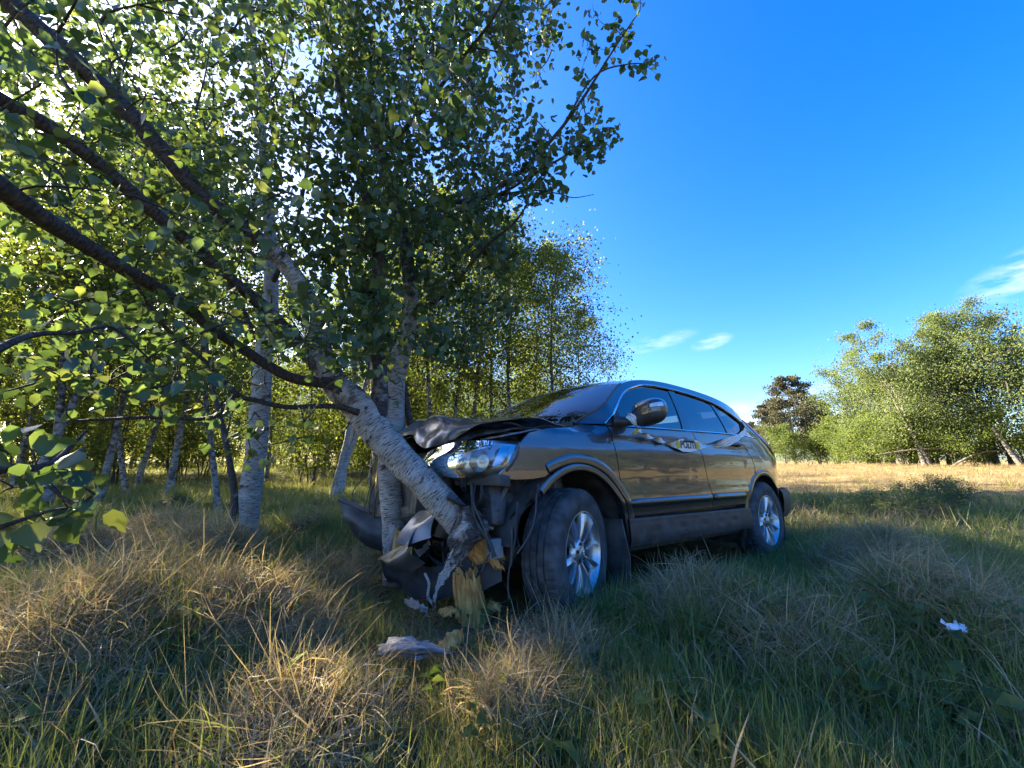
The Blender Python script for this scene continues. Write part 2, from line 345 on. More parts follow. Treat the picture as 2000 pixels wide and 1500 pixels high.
GEN = []      # tuft shapes
GEN += [make_tuft(32, .24, .08, .22, .55, (.0042, .0055, .0065, .0085, .0048)[i], .08, 100+i, 3) for i in range(5)]           # 0-4 green upright
GEN += [make_tuft(30, .20, .09, .45, .9, .0048, .35, 120+i, 3) for i in range(4)]            # 5-8 mixed
GEN += [make_tuft(42, .27, .12, .95, 1.35, (.0036, .0042, .0055)[i % 3], .95, 140+i, 4) for i in range(6)]           # 9-14 straw arching
GEN += [make_tuft(28, .13, .10, .8, 1.1, .0055, .55, 160+i, 2) for i in range(3)]            # 15-17 short mat
GEN += [make_tuft(9, .42, .03, .25, 1.3, .0034, .8, 240+i, 5) for i in range(3)]             # 18-20 long lone stalks
GEN += [make_tuft(24, .30, .20, .35, .8, .013, .12, 200+i, 2) for i in range(3)]             # 21-23 wide green
GEN += [make_tuft(24, .32, .22, .5, .95, .013, .93, 220+i, 2) for i in range(3)]             # 24-26 wide straw
def bake(name, P, rot, scl, ind, seed=0):
    rs = np.random.default_rng(seed); VV = []; FF = []; dr = []; rn = []; n0 = 0
    for k, (V, F, dry, rnd) in enumerate(GEN):
        q = np.where(ind == k)[0]
        if not len(q): continue
        cx, sx, cy_, sy, cz, sz = [f(rot[q, j]) for j in range(3) for f in (np.cos, np.sin)]; o = np.zeros_like(cx); e = o+1
        Rx = np.stack([e, o, o, o, cx, -sx, o, sx, cx], -1).reshape(-1, 3, 3); Ry = np.stack([cy_, o, sy, o, e, o, -sy, o, cy_], -1).reshape(-1, 3, 3); Rz = np.stack([cz, -sz, o, sz, cz, o, o, o, e], -1).reshape(-1, 3, 3)
        spin = rs.uniform(0, 6.28, len(q)); S = np.stack([np.cos(spin), -np.sin(spin), o, np.sin(spin), np.cos(spin), o, o, o, e], -1).reshape(-1, 3, 3)
        M = (Rz@Ry@Rx@S)*scl[q][:, None, None]; W = np.einsum('nij,vj->nvi', M, V)+P[q][:, None]; m = len(V)
        VV.append(W.reshape(-1, 3)); FF.append((F[None]+(np.arange(len(q))*m)[:, None, None]).reshape(-1, 4)+n0); n0 += m*len(q)
        dr.append(np.tile(dry, len(q))); rn.append((np.tile(rnd*.5, len(q))+np.repeat(rs.random(len(q))*.5, m))*(.42 if k >= 24 else 1))
    return obj(name, mesh(name, np.vstack(VV), np.vstack(FF), M_GRASS, True, {'dry': np.concatenate(dr), 'rnd': np.concatenate(rn)}))
def vnoise(x, y, f, seed):
    rs = np.random.default_rng(seed); o = np.zeros_like(x)
    for k in range(6):
        a = rs.uniform(0, 6.28); ff = f*rs.uniform(.6, 1.7); o += np.sin(ff*(x*np.cos(a)+y*np.sin(a))+rs.uniform(0, 6.28)+1.3*np.sin(ff*.7*(x*np.cos(a+1.9)+y*np.sin(a+1.9))))
    return o/6**.5
def tuss_in(x, y):
    o = np.zeros_like(x); gx = np.zeros_like(x); gy = np.zeros_like(x)
    for X, Y, rd, h in TUSS:
        dx, dy = x-X, y-Y; e = np.exp(-(dx*dx+dy*dy)/rd**2*1.3)*min(1, h/.12); o = np.maximum(o, e); gx += e*dx; gy += e*dy
    return o, np.arctan2(gy, gx)
def ring(n, r0, r1, half, rs):
    r = np.sqrt(rs.uniform(r0*r0, r1*r1, n)); a = rs.uniform(-half, half, n); return r*np.sin(a), r*np.cos(a)
rs = np.random.default_rng(11)
WHEELS = [car_w((0, .75, 0)), car_w((2.62, .75, 0)), car_w((0, -.75, 0)), car_w((2.62, -.75, 0))]
STEMS = [(px(778, 1110, 3.05), .13), (px(470, 1110, 3.7), .14), (px(915, 1195, 2.28), .12)]
def plant(n, r0, r1, half, near, seed):
    rs = np.random.default_rng(seed); x, y = ring(n, r0, r1, half, rs); tu, dirn = tuss_in(x, y)
    Pc = car_l(np.stack([x, y, np.zeros_like(x)], -1)); under = (Pc[:, 0] > -.95) & (Pc[:, 0] < 3.5) & (np.abs(Pc[:, 1]) < .84)
    keep = ~(under & ((Pc[:, 0] > -.3) | (rs.random(n) < .3)) & (np.abs(Pc[:, 1]) < .72))
    for q in WHEELS: keep &= np.hypot(x-q[0], y-q[1]) > .16
    for q, rd in STEMS: keep &= np.hypot(x-q[0], y-q[1]) > rd
    x, y, tu, dirn, under, Pc = x[keep], y[keep], tu[keep], dirn[keep], under[keep], Pc[keep]; n = len(x)
    fl = fieldness(x, y); forest = sstep(3.2, 5.5, y)*(1-sstep(-1.2, 1.2, x-.05*y))
    nz = vnoise(x, y, 1.3, 5); nz2 = vnoise(x, y, 4.0, 9); right = sstep(.3, 2.0, x)
    straw = np.clip(-.06+.24*nz+.16*nz2+.58*tu+.10*right-.6*forest, .03, .85); straw = np.maximum(straw, fl*.93)
    u = rs.random(n); ind = np.zeros(n, int)
    if near:
        s = u < straw; u2 = rs.random(n)
        ind = np.where(s, 9+rs.integers(0, 6, n), np.where(u2 < .62, rs.integers(0, 5, n), np.where(u2 < .84, 5+rs.integers(0, 4, n), np.where(u2 < .965, 15+rs.integers(0, 3, n), 18+rs.integers(0, 3, n)))))
    else:
        ind = np.where(u < straw, 24+rs.integers(0, 3, n), 21+rs.integers(0, 3, n))
    scl = rs.uniform(.7, 1.25, n)*np.where((ind >= 9) & (ind < 15), .95+.1*tu, 1-.25*tu)
    scl *= np.where(under | ((Pc[:, 0] > -.5) & (Pc[:, 0] < 3.3) & (Pc[:, 1] > 0) & (Pc[:, 1] < .92)), .62, 1)
    scl *= np.where(np.hypot(x-WHEELS[0][0]-.10, y-WHEELS[0][1]+.22) < .32, 1.15, 1)
    # trodden and flattened round the stump and in front of the wheel
    scl *= 1-.40*np.exp(-((x+.16)**2/.10+(y-2.0)**2/.16))
    if near: scl *= .80+.10*vnoise(x, y, 2.2, 14)
    if not near: scl *= np.where(fl > .5, .8, .9)
    lean = np.where((ind >= 9) & (ind < 18), .4, .12)+.08; la = dirn+rs.normal(0, .7, n)
    # straw falls outward over its tussock
    k = (tu > .25)*lean*1.3+lean*.5
    rot = np.stack([rs.normal(0, .12, n), k+rs.normal(0, .1, n), la], -1)
    z = ground(x, y)-.005
    return np.stack([x, y, z], -1), rot, scl, ind
parts = [plant(6200, .75, 3.4, 1.0, True, 21), plant(7600, 3.3, 6.8, .96, True, 22), plant(5200, 5.5, 14, .96, False, 23), plant(9000, 12, 48, .93, False, 24)]
def mats(seed):
    """straw combed down over the big tussocks"""
    rs = np.random.default_rng(seed); P = []; Ro = []; S = []; I = []
    for j, (X, Y, rd, h) in enumerate(TUSS[:15]):
        n = int(150*(rd/.35)**1.6); r = rd*1.05*np.sqrt(rs.random(n)); a = rs.uniform(0, 6.28, n); x, y = X+r*np.cos(a), Y+r*np.sin(a); comb = rs.uniform(-.6, .6)+2.6
        la = np.where(r < rd*.45, comb+rs.normal(0, .5, n), a*.6+(a-np.pi)*0+rs.normal(0, .35, n)); la = np.where(r < rd*.45, la, a+rs.normal(0, .4, n))
        P.append(np.stack([x, y, ground(x, y)+.0], -1)); Ro.append(np.stack([rs.normal(0, .12, n), .45+.65*(r/rd)+rs.normal(0, .15, n), la], -1)); S.append(rs.uniform(.65, 1.05, n)); I.append(9+rs.integers(0, 6, n))
    return [np.concatenate(q) for q in (P, Ro, S, I)]
parts.insert(0, mats(31))
P_, r_, s_, i_ = [np.concatenate([p[k] for p in parts]) for k in range(4)]
s_[-len(parts[-1][0]):] *= 1.2
tag(bake('grass', P_, r_, s_, i_), 'tussocky green and straw coloured meadow grass covering the ground', 'grass', kind='stuff')
WEED = [weed_mesh(180+i) for i in range(4)]
# ------------------------------------------------------------------ trees
def leaf_cloud(P, A, Nn, size, rnd, fine=False):
    """leaves at P pointing along A with face normal Nn; ovate, pointed, folded on the midrib"""
    A = norm(A); S = norm(np.cross(Nn, A)); Nn = np.cross(A, S); s = size[:, None]
    if not fine:
        v = [P, P+s*(.42*A-.40*S+.10*Nn), P+s*A, P+s*(.42*A+.40*S+.10*Nn)]
        V = np.stack(v, 1).reshape(-1, 3); f = np.array([[0, 2, 1], [0, 3, 2]])
    else:
        g = lambda a, b, n_: P+s*(a*A+b*S+n_*Nn)
        v = [g(-.02, 0, 0), g(.14, -.34, .07), g(.42, -.40, .10), g(.70, -.20, .06), g(1.0, 0, -.06), g(.70, .20, .06), g(.42, .40, .10), g(.14, .34, .07), g(.42, 0, .0)]
        V = np.stack(v, 1).reshape(-1, 3); f = np.array([[8, 1, 0], [8, 2, 1], [8, 3, 2], [8, 4, 3], [8, 5, 4], [8, 6, 5], [8, 7, 6], [8, 0, 7]])
    k = len(v); F = (f[None]+(np.arange(len(P))*k)[:, None, None]).reshape(-1, 3)
    return V, F, np.repeat(rnd, k)
def rand_leaves(P, size, rs, fine=False, droop=.8):
    n = len(P); A = rs.normal(size=(n, 3)); A[:, 2] -= droop; Nn = rs.normal(size=(n, 3)); Nn[:, 2] += .7
    return leaf_cloud(P, A, Nn, size*rs.uniform(.7, 1.25, n), rs.random(n), fine)
def rot_about(v, axis, a):
    axis = axis/np.linalg.norm(axis); return v*math.cos(a)+np.cross(axis, v)*math.sin(a)+axis*np.dot(axis, v)*(1-math.cos(a))
def gen_tree(name, seed, h, r0, lo, spread, nleaf, leaf, mat_leaf, mat_bark, lean=0., nlimb=18, up=.9, dense=.14, age=1.0, stems=1, flat=0., subn=6, droop=.35):
    """a prototype tree: trunk mesh, limb mesh, crown mesh (base at the origin)"""
    rs = np.random.default_rng(seed); tr = Acc(); li = Acc(); tips = []
    for sidx in range(stems):
        ph = rs.uniform(0, 6.28, 4); t = np.linspace(0, 1, 13); la = rs.uniform(0, 6.28); ln = lean+(.22 if stems > 1 else 0)*rs.uniform(.5, 1.2)
        off = np.array([rs.normal(0, .12), rs.normal(0, .12), 0]) if stems > 1 else np.zeros(3)
        hh = h*(1 if sidx == 0 else rs.uniform(.7, .95))
        P = off+np.stack([np.cos(la)*ln*hh*t**1.2+.03*h*np.sin(2.2*t*3+ph[0])*t, np.sin(la)*ln*hh*t**1.2+.03*h*np.sin(2.0*t*3+ph[1])*t, hh*t-.15*(t == 0)], -1)
        rad_ = r0*(1-.88*t**.9)*(1+.35*np.exp(-t*22)); 
        tr.tube(P, rad_, 9, age*np.clip(1.1-1.0*t, .15, 1), .05, seed=seed)
        for k in range(nlimb//stems):
            tt = lo+(1-lo)*((k+rs.random())/(nlimb//stems))**.9; tt = min(tt, .98); b = np.array([np.interp(tt, t, P[:, j]) for j in range(3)])
            az = k*2.4+rs.uniform(-.5, .5); sh = math.sin(math.pi*min(1, max(.12, (tt-lo)/(1-lo)*.8+.22))); ln_ = spread*(.45+.75*sh)*rs.uniform(.7, 1.2)
            d = np.array([math.cos(az), math.sin(az), up*rs.uniform(.6, 1.3)]); d /= np.linalg.norm(d); q = [b]; p = b
            for j in range(5):
                d = d+np.array([0, 0, -droop*(j/5)])+rs.normal(0, .10, 3); d /= np.linalg.norm(d); p = p+d*ln_/5; q.append(p)
            q = np.array(q); rl = max(.008, r0*.30*(1-tt*.6)); li.tube(q, rl*np.linspace(1, .25, 6), 5, .15)
            for j in range(subn):
                f = rs.uniform(.2, 1.0)*5; i0 = min(4, int(f)); b2 = q[i0]+(q[i0+1]-q[i0])*(f-i0); d2 = norm((q[i0+1]-q[i0])[None])[0]
                d2 = norm((d2*.6+rs.normal(0, .6, 3)+np.array([0, 0, .15]))[None])[0]; l2 = ln_*rs.uniform(.25, .5); m1 = b2+d2*l2*.5; m2 = b2+d2*l2*.95+np.array([0, 0, -droop*l2*.6])
                li.tube(np.array([b2, m1, m2]), np.array([.5, .3, .12])*rl, 3, .1)
                tips += [(m1, l2*.30), (m2, l2*.36), ((m1+m2)/2, l2*.33), (m2+np.array([0, 0, -.12*l2]), l2*.4)]
    tp = np.array([q for q, _ in tips]); ts = np.array([max(.5*dense, min(dense*2.2, q)) for _, q in tips])
    k = rs.integers(0, len(tp), nleaf); P = tp[k]+rs.normal(size=(nleaf, 3))*ts[k][:, None]*np.array([1, 1, .9])
    P = P[P[:, 2] > .25]
    V, F, rn = rand_leaves(P, leaf, rs)
    if flat: V[:, 2] *= 1
    return (tr.mesh(name+'_trunk', mat_bark), li.mesh(name+'_limb', mat_bark), mesh(name+'_crown', V, F, mat_leaf, False, {'rnd': rn}))
def place(proto, name, x, y, s, rz, label, cat, group=None, tilt=(0, 0), sz=None):
    o = empty(name, (x, y, float(ground(x, y))-.03)); o.rotation_euler = (tilt[0], tilt[1], rz); o.scale = (s, s, sz or s)
    a = obj('trunk', proto[0], o); b = obj('limb_mass', proto[1], o); c_ = obj('crown', proto[2], o); tag(b, kind='stuff'); tag(c_, kind='stuff')
    tag(o, label, cat, group); return o
BIRCH = [gen_tree('birch', 30+i, h, r, lo, sp, nl, .072, M_LEAF2, M_BARK, le, nlb, .9, .17, .54) for i, (h, r, lo, sp, nl, le, nlb) in enumerate((
    (7.8, .078, .34, 1.7, 10500, .05, 28), (7.0, .066, .24, 1.6, 9500, .10, 22), (8.4, .086, .32, 2.0, 11500, .03, 24), (6.4, .058, .26, 1.5, 8500, .14, 20), (7.4, .068, .24, 1.9, 10500, .06, 28)))]
CLUMP = gen_tree('birch', 46, 6.6, .075, .30, 1.6, 8500, .072, M_LEAF2, M_BARK, .05, 27, .9, .17, .7, 3)
SHRUB = [gen_tree('shrub', 50+i, h, .022, .08, sp, nl, .060, M_LEAF2, M_BARK, .05, 24, 1.1, .16, .1, 4) for i, (h, sp, nl) in enumerate(((3.0, 1.0, 6000), (2.3, .9, 5000), (3.8, 1.1, 7000)))]
# --- grove: the trunks one can pick out first, at their own places
def gp(u, d): return px(u, 907, d)[0], d
lab_gr = 'slender white barked birch in the dense grove behind the wreck'
spots = []
def grove(proto, u, d, s, rz, label, group=None, name='birch_tree', tilt=(0, 0)):
    x, y = gp(u, d); spots.append((x, y)); return place(proto, name, x, y, s, rz, label, 'tree', group, tilt)
grove(BIRCH[1], 338, 8.0, 1.0, .4, 'white trunked birch with black scars at its foot, behind the dry tussocks', tilt=(0, .05))
grove(BIRCH[3], 205, 7.2, 1.0, 2.0, 'grey mottled birch beside the leaning dark trunk in the shade', tilt=(0, .03))
grove(BIRCH[3], 262, 8.2, .9, 3.9, 'dark trunk leaning to one side next to the grey mottled birch', tilt=(0, .34))
grove(CLUMP, 664, 8.6, .95, 1.2, 'clump of weathered birch stems rising together behind the leaning trunk')
grove(BIRCH[3], 440, 6.0, .75, .9, 'thin dark sapling close beside the big white birch', tilt=(0, -.10))
grove(BIRCH[4], 60, 6.4, 1.0, .2, 'dark slanting birch in front of the thicket', tilt=(0, .22))
grove(BIRCH[0], 845, 11.5, 1.1, 5.1, 'straight birch rising just beyond the crumpled bonnet')
grove(BIRCH[1], 880, 12.5, 1.15, 2.2, 'darker birch trunk second beyond the crumpled bonnet')
grove(BIRCH[2], 925, 12.8, 1.05, 3.3, 'pale birch trunk between the dark birch and the forked grey tree')
grove(BIRCH[4], 1000, 12.5, 1.12, 1.7, 'forked grey birch seen over the windscreen edge', tilt=(0, .06))
grove(BIRCH[0], 965, 14.6, 1.15, 4.0, 'leafy birch filling the gap behind the forked grey birch')
grove(BIRCH[2], 1040, 15.6, 1.05, 2.9, 'full crowned birch behind the two last thin trunks')
grove(BIRCH[4], 1120, 14.2, .82, 3.6, 'shorter leafy birch behind the last thin trunk at the meadow end')
grove(BIRCH[0], 1075, 13.0, 1.02, .6, 'last birch at the meadow end of the grove, thin dark trunk')
# trees just left of the picture: they shade the foreground
for i, (x, y) in enumerate(((-7.2, 6.6), (-10.6, 8.2), (-12.2, 10.4), (-7.5, 1.2))):
    spots.append((x, y)); place(BIRCH[i % 5], 'birch_tree', x, y, .85+.03*(i % 6), i*1.9, lab_gr, 'tree', 'birches in the grove')
rs = np.random.default_rng(77)
def clear(x, y, dmin): return all((x-a)**2+(y-b)**2 > dmin*dmin for a, b in spots)
cnt = 0; tries = 0
while cnt < 105 and tries < 9000:
    tries += 1
    y = 3.0+36*rs.random()**.95; x = rs.uniform(-34, min(.20*y-.6, 2.6))
    if y < 6.8 and x > -1.15*y-1.0: continue
    if x > -.1*y and y < 12: continue
    if x < -3 and .1 < .5*x+.866*y < 2.2 and rs.random() < .8: continue      # a lane where the sun reaches the foreground
    if not clear(x, y, 1.25+.03*y): continue
    spots.append((x, y)); pr = BIRCH[rs.integers(0, 5)] if rs.random() < .9 else CLUMP
    place(pr, 'birch_tree', x, y, rs.uniform(.72, 1.08), rs.uniform(0, 6.28), lab_gr, 'tree', 'birches in the grove', (rs.normal(0, .05), rs.normal(0, .05))); cnt += 1
cnt = 0; tries = 0
while cnt < 100 and tries < 9000:
    tries += 1
    y = 9.5+26*rs.random(); x = rs.uniform(-30, min(.16*y-1.2, 2.4))
    if x > -.1*y and y < 13.5: continue
    if not clear(x, y, .9): continue
    spots.append((x, y))
    place(SHRUB[rs.integers(0, 3)], 'young_birch', x, y, rs.uniform(.8, 1.3), rs.uniform(0, 6.28), 'bushy young birch growing low between the grove trunks', 'shrub', 'undergrowth in the grove'); cnt += 1

# --- far side of the meadow
WILLOW = [gen_tree('willow', 60+i, h, .16, lo, sp, nl, .125, M_WILLOW, M_GREYBARK, .06, 30, .8, .33, 0, st, subn=7) for i, (h, lo, sp, nl, st) in enumerate(((11.5, .16, 3.2, 17000, 2), (9.0, .12, 3.0, 16000, 3), (12.5, .24, 3.3, 16000, 1)))]
BUSHP = [gen_tree('bush', 70+i, h, .05, .03, sp, nl, .115, M_BUSH, M_GREYBARK, .05, 30, .9, .30, 0, 5) for i, (h, sp, nl) in enumerate(((4.2, 1.9, 9000), (3.2, 1.7, 7500)))]
def gen_pine(name, seed, h):
    rs = np.random.default_rng(seed); tr = Acc(); li = Acc(); t = np.linspace(0, 1, 9)
    P = np.stack([.2*np.sin(3*t+seed), .15*np.sin(4*t), h*t-.2*(t == 0)], -1); tr.tube(P, .17*(1-.85*t), 8, 0, .06); cl = []
    for k in range(44):
        tt = .18+.82*(k+rs.random())/44; b = np.array([np.interp(tt, t, P[:, j]) for j in range(3)]); az = k*2.4+rs.uniform(-.4, .4)
        ln_ = h*.40*(1.08-tt)**.55*rs.uniform(.7, 1.15); e = b+np.array([math.cos(az)*ln_, math.sin(az)*ln_, ln_*rs.uniform(.0, .4)]); li.tube(np.array([b, (b+e)/2+[0, 0, -.05*ln_], e]), [.05, .035, .012], 4, 0)
        for j in range(4):
            f = rs.uniform(.5, 1.05); cl.append((b+(e-b)*f+rs.normal(0, .12*ln_, 3)*[1, 1, .5], .2+.12*ln_))
    cp = np.array([c_[0] for c_ in cl]); cr = np.array([c_[1] for c_ in cl]); n = 15000; k = rs.integers(0, len(cp), n)
    Q = cp[k]+rs.normal(size=(n, 3))*cr[k][:, None]*np.array([.6, .6, .33]); A = norm(Q-cp[k])+rs.normal(0, .4, (n, 3)); A[:, 2] += .6
    V, F, rn = leaf_cloud(Q, A, rs.normal(size=(n, 3)), .20*rs.uniform(.7, 1.2, n), rs.random(n))
    S = V.reshape(-1, 4, 3); c_ = S.mean(1, keepdims=True); 
    return (tr.mesh(name+'_trunk', M_GREYBARK), li.mesh(name+'_limb', M_GREYBARK), mesh(name+'_crown', V, F, M_PINE, False, {'rnd': rn}))
PINE = [gen_pine('pine', 80, 10.0), gen_pine('pine', 81, 8.0)]
def far(proto, name, u, d, s, rz, label, group=None, cat='tree', tilt=(0, 0), sz=None):
    x = (u-1000)/FPX*d; return place(proto, name, x, d, s, rz, label, cat, group, tilt, sz)
far(PINE[0], 'pine_tree', 1546, 47, 1.0, .3, 'dark pine with dense rounded top beyond the rear of the car')
far(PINE[1], 'pine_tree', 1505, 49, .88, 1.3, 'reddish brown thinner pine beside the dark round topped pine')
far(PINE[1], 'pine_tree', 1602, 50, .95, 2.3, 'narrow pine between the round topped pine and the willows')
far(PINE[1], 'pine_tree', 1463, 60, .75, 2.9, 'small pine top just clearing the car roof edge')
for u, d, s, k in ((1525, 43, 1.0, 0), (1590, 43, .9, 1), (1625, 42, 1.15, 0)):
    far(BUSHP[k], 'bush', u, d, s, u*.7, 'pale green bush at the foot of the pines', 'bushes below the pines', 'bush')
far(WILLOW[1], 'willow_tree', 1690, 38, .92, .5, 'lower broad willow next to the narrow pine', sz=.95)
far(WILLOW[1], 'willow_tree', 1765, 35, 1.0, 2.1, 'broad willow stepping up towards the tall willows', sz=1.0)
far(WILLOW[1], 'willow_tree', 1728, 37, 1.0, 3.9, 'willow half hidden behind the broad stepping willow', sz=.95)
far(WILLOW[0], 'willow_tree', 1808, 34, .9, 5.0, 'willow filling the gap behind the airy topped willow')
far(WILLOW[1], 'willow_tree', 1915, 32, 1.15, .9, 'dense dark willow behind the tallest pale limbed willow', sz=1.2)
far(WILLOW[0], 'willow_tree', 1850, 31, 1.02, 1.4, 'tall willow with an airy blue grey top above the meadow')
far(WILLOW[0], 'willow_tree', 1795, 30.5, .98, 2.6, 'rounded tall willow at the near shoulder of the row')
far(WILLOW[2], 'willow_tree', 1960, 29, .92, 4.4, 'tallest willow with pale forking limbs at the meadow edge')
far(WILLOW[0], 'willow_tree', 2060, 30, .95, 3.0, 'tall willow hiding behind the pale forked willow')
for u, d, s, k in ((1660, 36, 1.0, 1), (1705, 34, 1.1, 0), (1750, 32, 1.0, 0), (1800, 31, .95, 0), (1850, 29.5, .9, 1), (1905, 29, .95, 0), (1640, 39, .9, 0), (1985, 27.5, .8, 1)):
    far(BUSHP[k], 'bush', u, d, s, u*.37, 'bright green bush in front of the willow row', 'bushes below the willows', 'bush')
# pale fallen and leaning stems in front of the willows
for (u0, d0, z0), (u1, d1, z1), r_, lb in (((1978, 26.5, -.1), (1938, 27.5, 2.6), .16, 'thick pale stem leaning out of the willow row'), ((1700, 31.5, .75), (1915, 28.5, 1.05), .07, 'fallen grey stem lying low along the willow row'), ((1840, 28.8, .0), (1955, 27.6, 1.1), .07, 'slanting dead stem propped near the leaning pale stem')):
    a = np.array([(u0-1000)/FPX*d0, d0, 0.]); b = np.array([(u1-1000)/FPX*d1, d1, 0.]); a[2] = ground(a[0], a[1])+z0; b[2] = ground(b[0], b[1])+z1
    A = Acc(); q = np.linspace(0, 1, 9)[:, None]; A.tube(a+(b-a)*q+np.array([0, 0, 1])*.35*np.sin(q*3.14)*(r_ < .1), r_*np.linspace(1, .6, 9), 7, 0, .08); tag(obj('fallen_stem', A.mesh('stem', M_GREYBARK)), lb, 'dead wood')
# the row carries on round the meadow beyond the frame (it is what the car doors mirror)
rs = np.random.default_rng(5)
ga = []
for i in range(34):
    an = R(54+i*3.6+rs.uniform(-1, 1)); d = rs.uniform(36, 46)+.25*i if i > 18 or i < 5 else rs.uniform(21, 27)+.35*i; x, y = d*math.sin(an), d*math.cos(an)
    pr = (WILLOW[rs.integers(0, 3)], BUSHP[0], PINE[0])[rs.choice(3, p=[.5, .15, .35])]
    place(pr, 'meadow_edge_plant', x, y, rs.uniform(.6, 1.0), rs.uniform(0, 6.28), 'bush added below the meadow row to block the bright field mirrored in the car doors', 'tree', 'trees closing the meadow')
for i in range(15):  # bushes added out of view to close bright gaps in the door reflections
    an = R(73+i*3.1+rs.uniform(-.8, .8)); d = rs.uniform(22, 25)+.35*i; place(BUSHP[i % 2], 'meadow_edge_plant', d*math.sin(an), d*math.cos(an), rs.uniform(1.0, 1.35), i*1.1, 'bush added below the meadow row to block the bright field mirrored in the car doors', 'tree', 'trees closing the meadow')
# low dark shrubs in the meadow behind the car
HEATH = [gen_tree('heath', 90+i, .55, .008, .02, .36, 1500, .030, M_WILLOW, M_GREYBARK, .05, 26, 1.0, .10, 0, 5, subn=4) for i in range(2)]
rs = np.random.default_rng(15)
for i in range(22):
    u = rs.uniform(1560, 1840) if i < 14 else rs.uniform(1560, 2150); d = rs.uniform(5.6, 8.2) if i < 14 else rs.uniform(7, 10)
    far(HEATH[i % 2], 'low_shrub', u, d, rs.uniform(.5, .85), i*1.3, 'knee high grey green shrub in the grass behind the car', 'low shrubs in the meadow', 'shrub')
# ------------------------------------------------------------------ the birches at the crash, limb by limb
def limb_pts(rows, n=6):
    q = np.array([[*px(u, v, d), r] for u, v, d, r in rows]); return catmull(q, n)
B_ROWS = [(922, 1052, 2.33, 0.0778), (880, 1000, 2.33, 0.082), (830, 945, 2.33, 0.0837), (780, 895, 2.35, 0.0837), (735, 840, 2.37, 0.0904), (700, 795, 2.38, 0.0904), (665, 760, 2.38, 0.082), (640, 735, 2.37, 0.0653)]
B3 = [(648, 742, 2.37, 0.075), (628, 690, 2.35, 0.0664), (612, 620, 2.32, 0.0573), (590, 565, 2.27, 0.0523), (552, 510, 2.2, 0.0475), (500, 462, 2.1, 0.0429), (440, 420, 2, 0.0422), (395, 385, 1.92, 0.0414), (330, 310, 1.8, 0.0407), (270, 240, 1.7, 0.0407), (200, 170, 1.6, 0.0392), (120, 95, 1.5, 0.0385), (40, 25, 1.42, 0.037), (-60, -70, 1.3, 0.0333)]
B2 = [(655, 752, 2.37, 0.06), (600, 690, 2.32, 0.0436), (560, 645, 2.25, 0.0385), (510, 595, 2.15, 0.0346), (450, 545, 2.03, 0.0317), (400, 500, 1.92, 0.0296), (330, 440, 1.8, 0.0303), (260, 380, 1.66, 0.0303), (180, 310, 1.52, 0.0296), (90, 245, 1.4, 0.0296), (0, 195, 1.28, 0.0296), (-90, 140, 1.15, 0.0281)]
B1 = [(690, 788, 2.36, 0.05), (650, 752, 2.32, 0.0351), (620, 746, 2.28, 0.0314), (570, 738, 2.22, 0.0287), (520, 712, 2.14, 0.0269), (470, 680, 2.04, 0.0244), (420, 645, 1.92, 0.0244), (370, 605, 1.8, 0.0252), (310, 565, 1.66, 0.0259), (250, 530, 1.52, 0.0266), (170, 480, 1.38, 0.0281), (90, 430, 1.24, 0.0296), (0, 365, 1.1, 0.0311), (-80, 310, 1, 0.0311)]
B4 = [(700, 806, 2.3, .022), (656, 794, 2.22, .016), (560, 795, 2.1, .013), (500, 782, 2.0, .013), (460, 768, 1.93, .012), (400, 705, 1.85, .010), (336, 654, 1.78, .009), (300, 610, 1.7, .008), (262, 550, 1.62, .006)]
B5 = [(462, 768, 1.93, .011), (430, 805, 1.86, .010), (395, 818, 1.8, .009), (300, 815, 1.7, .008), (220, 818, 1.6, .006), (145, 822, 1.5, .004)]
CC = [(735, 838, 2.36, .060), (741, 780, 2.40, .050), (740, 720, 2.42, .047), (737, 650, 2.45, .044), (740, 570, 2.5, .040), (735, 480, 2.52, .036), (712, 380, 2.52, .030), (680, 250, 2.5, .024), (650, 120, 2.45, .018), (630, 0, 2.4, .012)]
B6 = [(760, 560, 2.5, .022), (820, 690, 2.3, .001)]
AA = [(781, 1135, 3.03, .118), (777, 1085, 3.03, .095), (768, 990, 3.04, .090), (763, 920, 3.05, .088), (766, 850, 3.08, .086), (770, 780, 3.1, .082), (777, 715, 3.12, .076), (795, 650, 3.15, .066), (803, 600, 3.15, .060), (796, 520, 3.13, .055), (781, 430, 3.08, .051), (766, 380, 3.05, .050), (740, 290, 3.0, .045), (708, 190, 2.95, .040), (690, 90, 2.9, .035), (680, 0, 2.9, .030), (668, -140, 2.9, .018)]
A2 = [(812, 900, 3.12, .026), (800, 820, 3.12, .026), (788, 750, 3.14, .024), (778, 690, 3.2, .022), (800, 560, 3.3, .016), (850, 430, 3.3, .010)]
A3 = [(800, 610, 3.15, .024), (850, 590, 3.0, .018), (900, 540, 2.85, .015), (950, 480, 2.75, .012), (1000, 440, 2.65, .009), (1030, 400, 2.6, .005)]
A4 = [(776, 420, 3.08, .028), (840, 400, 2.95, .022), (920, 390, 2.8, .020), (1000, 350, 2.65, .017), (1080, 270, 2.5, .013), (1140, 190, 2.4, .010), (1190, 110, 2.3, .007), (1250, 20, 2.25, .004)]
A5 = [(1100, 245, 2.47, .008), (1160, 150, 2.3, .006), (1230, 125, 2.25, .004), (1288, 128, 2.2, .0025)]
A6 = [(850, 400, 2.93, .018), (960, 385, 2.7, .012), (1060, 330, 2.5, .009), (1130, 290, 2.4, .006), (1200, 255, 2.35, .003)]
A7 = [(940, 390, 2.75, .010), (1030, 372, 2.6, .006), (1090, 378, 2.5, .004), (1120, 386, 2.45, .003), (1160, 380, 2.4, .002)]
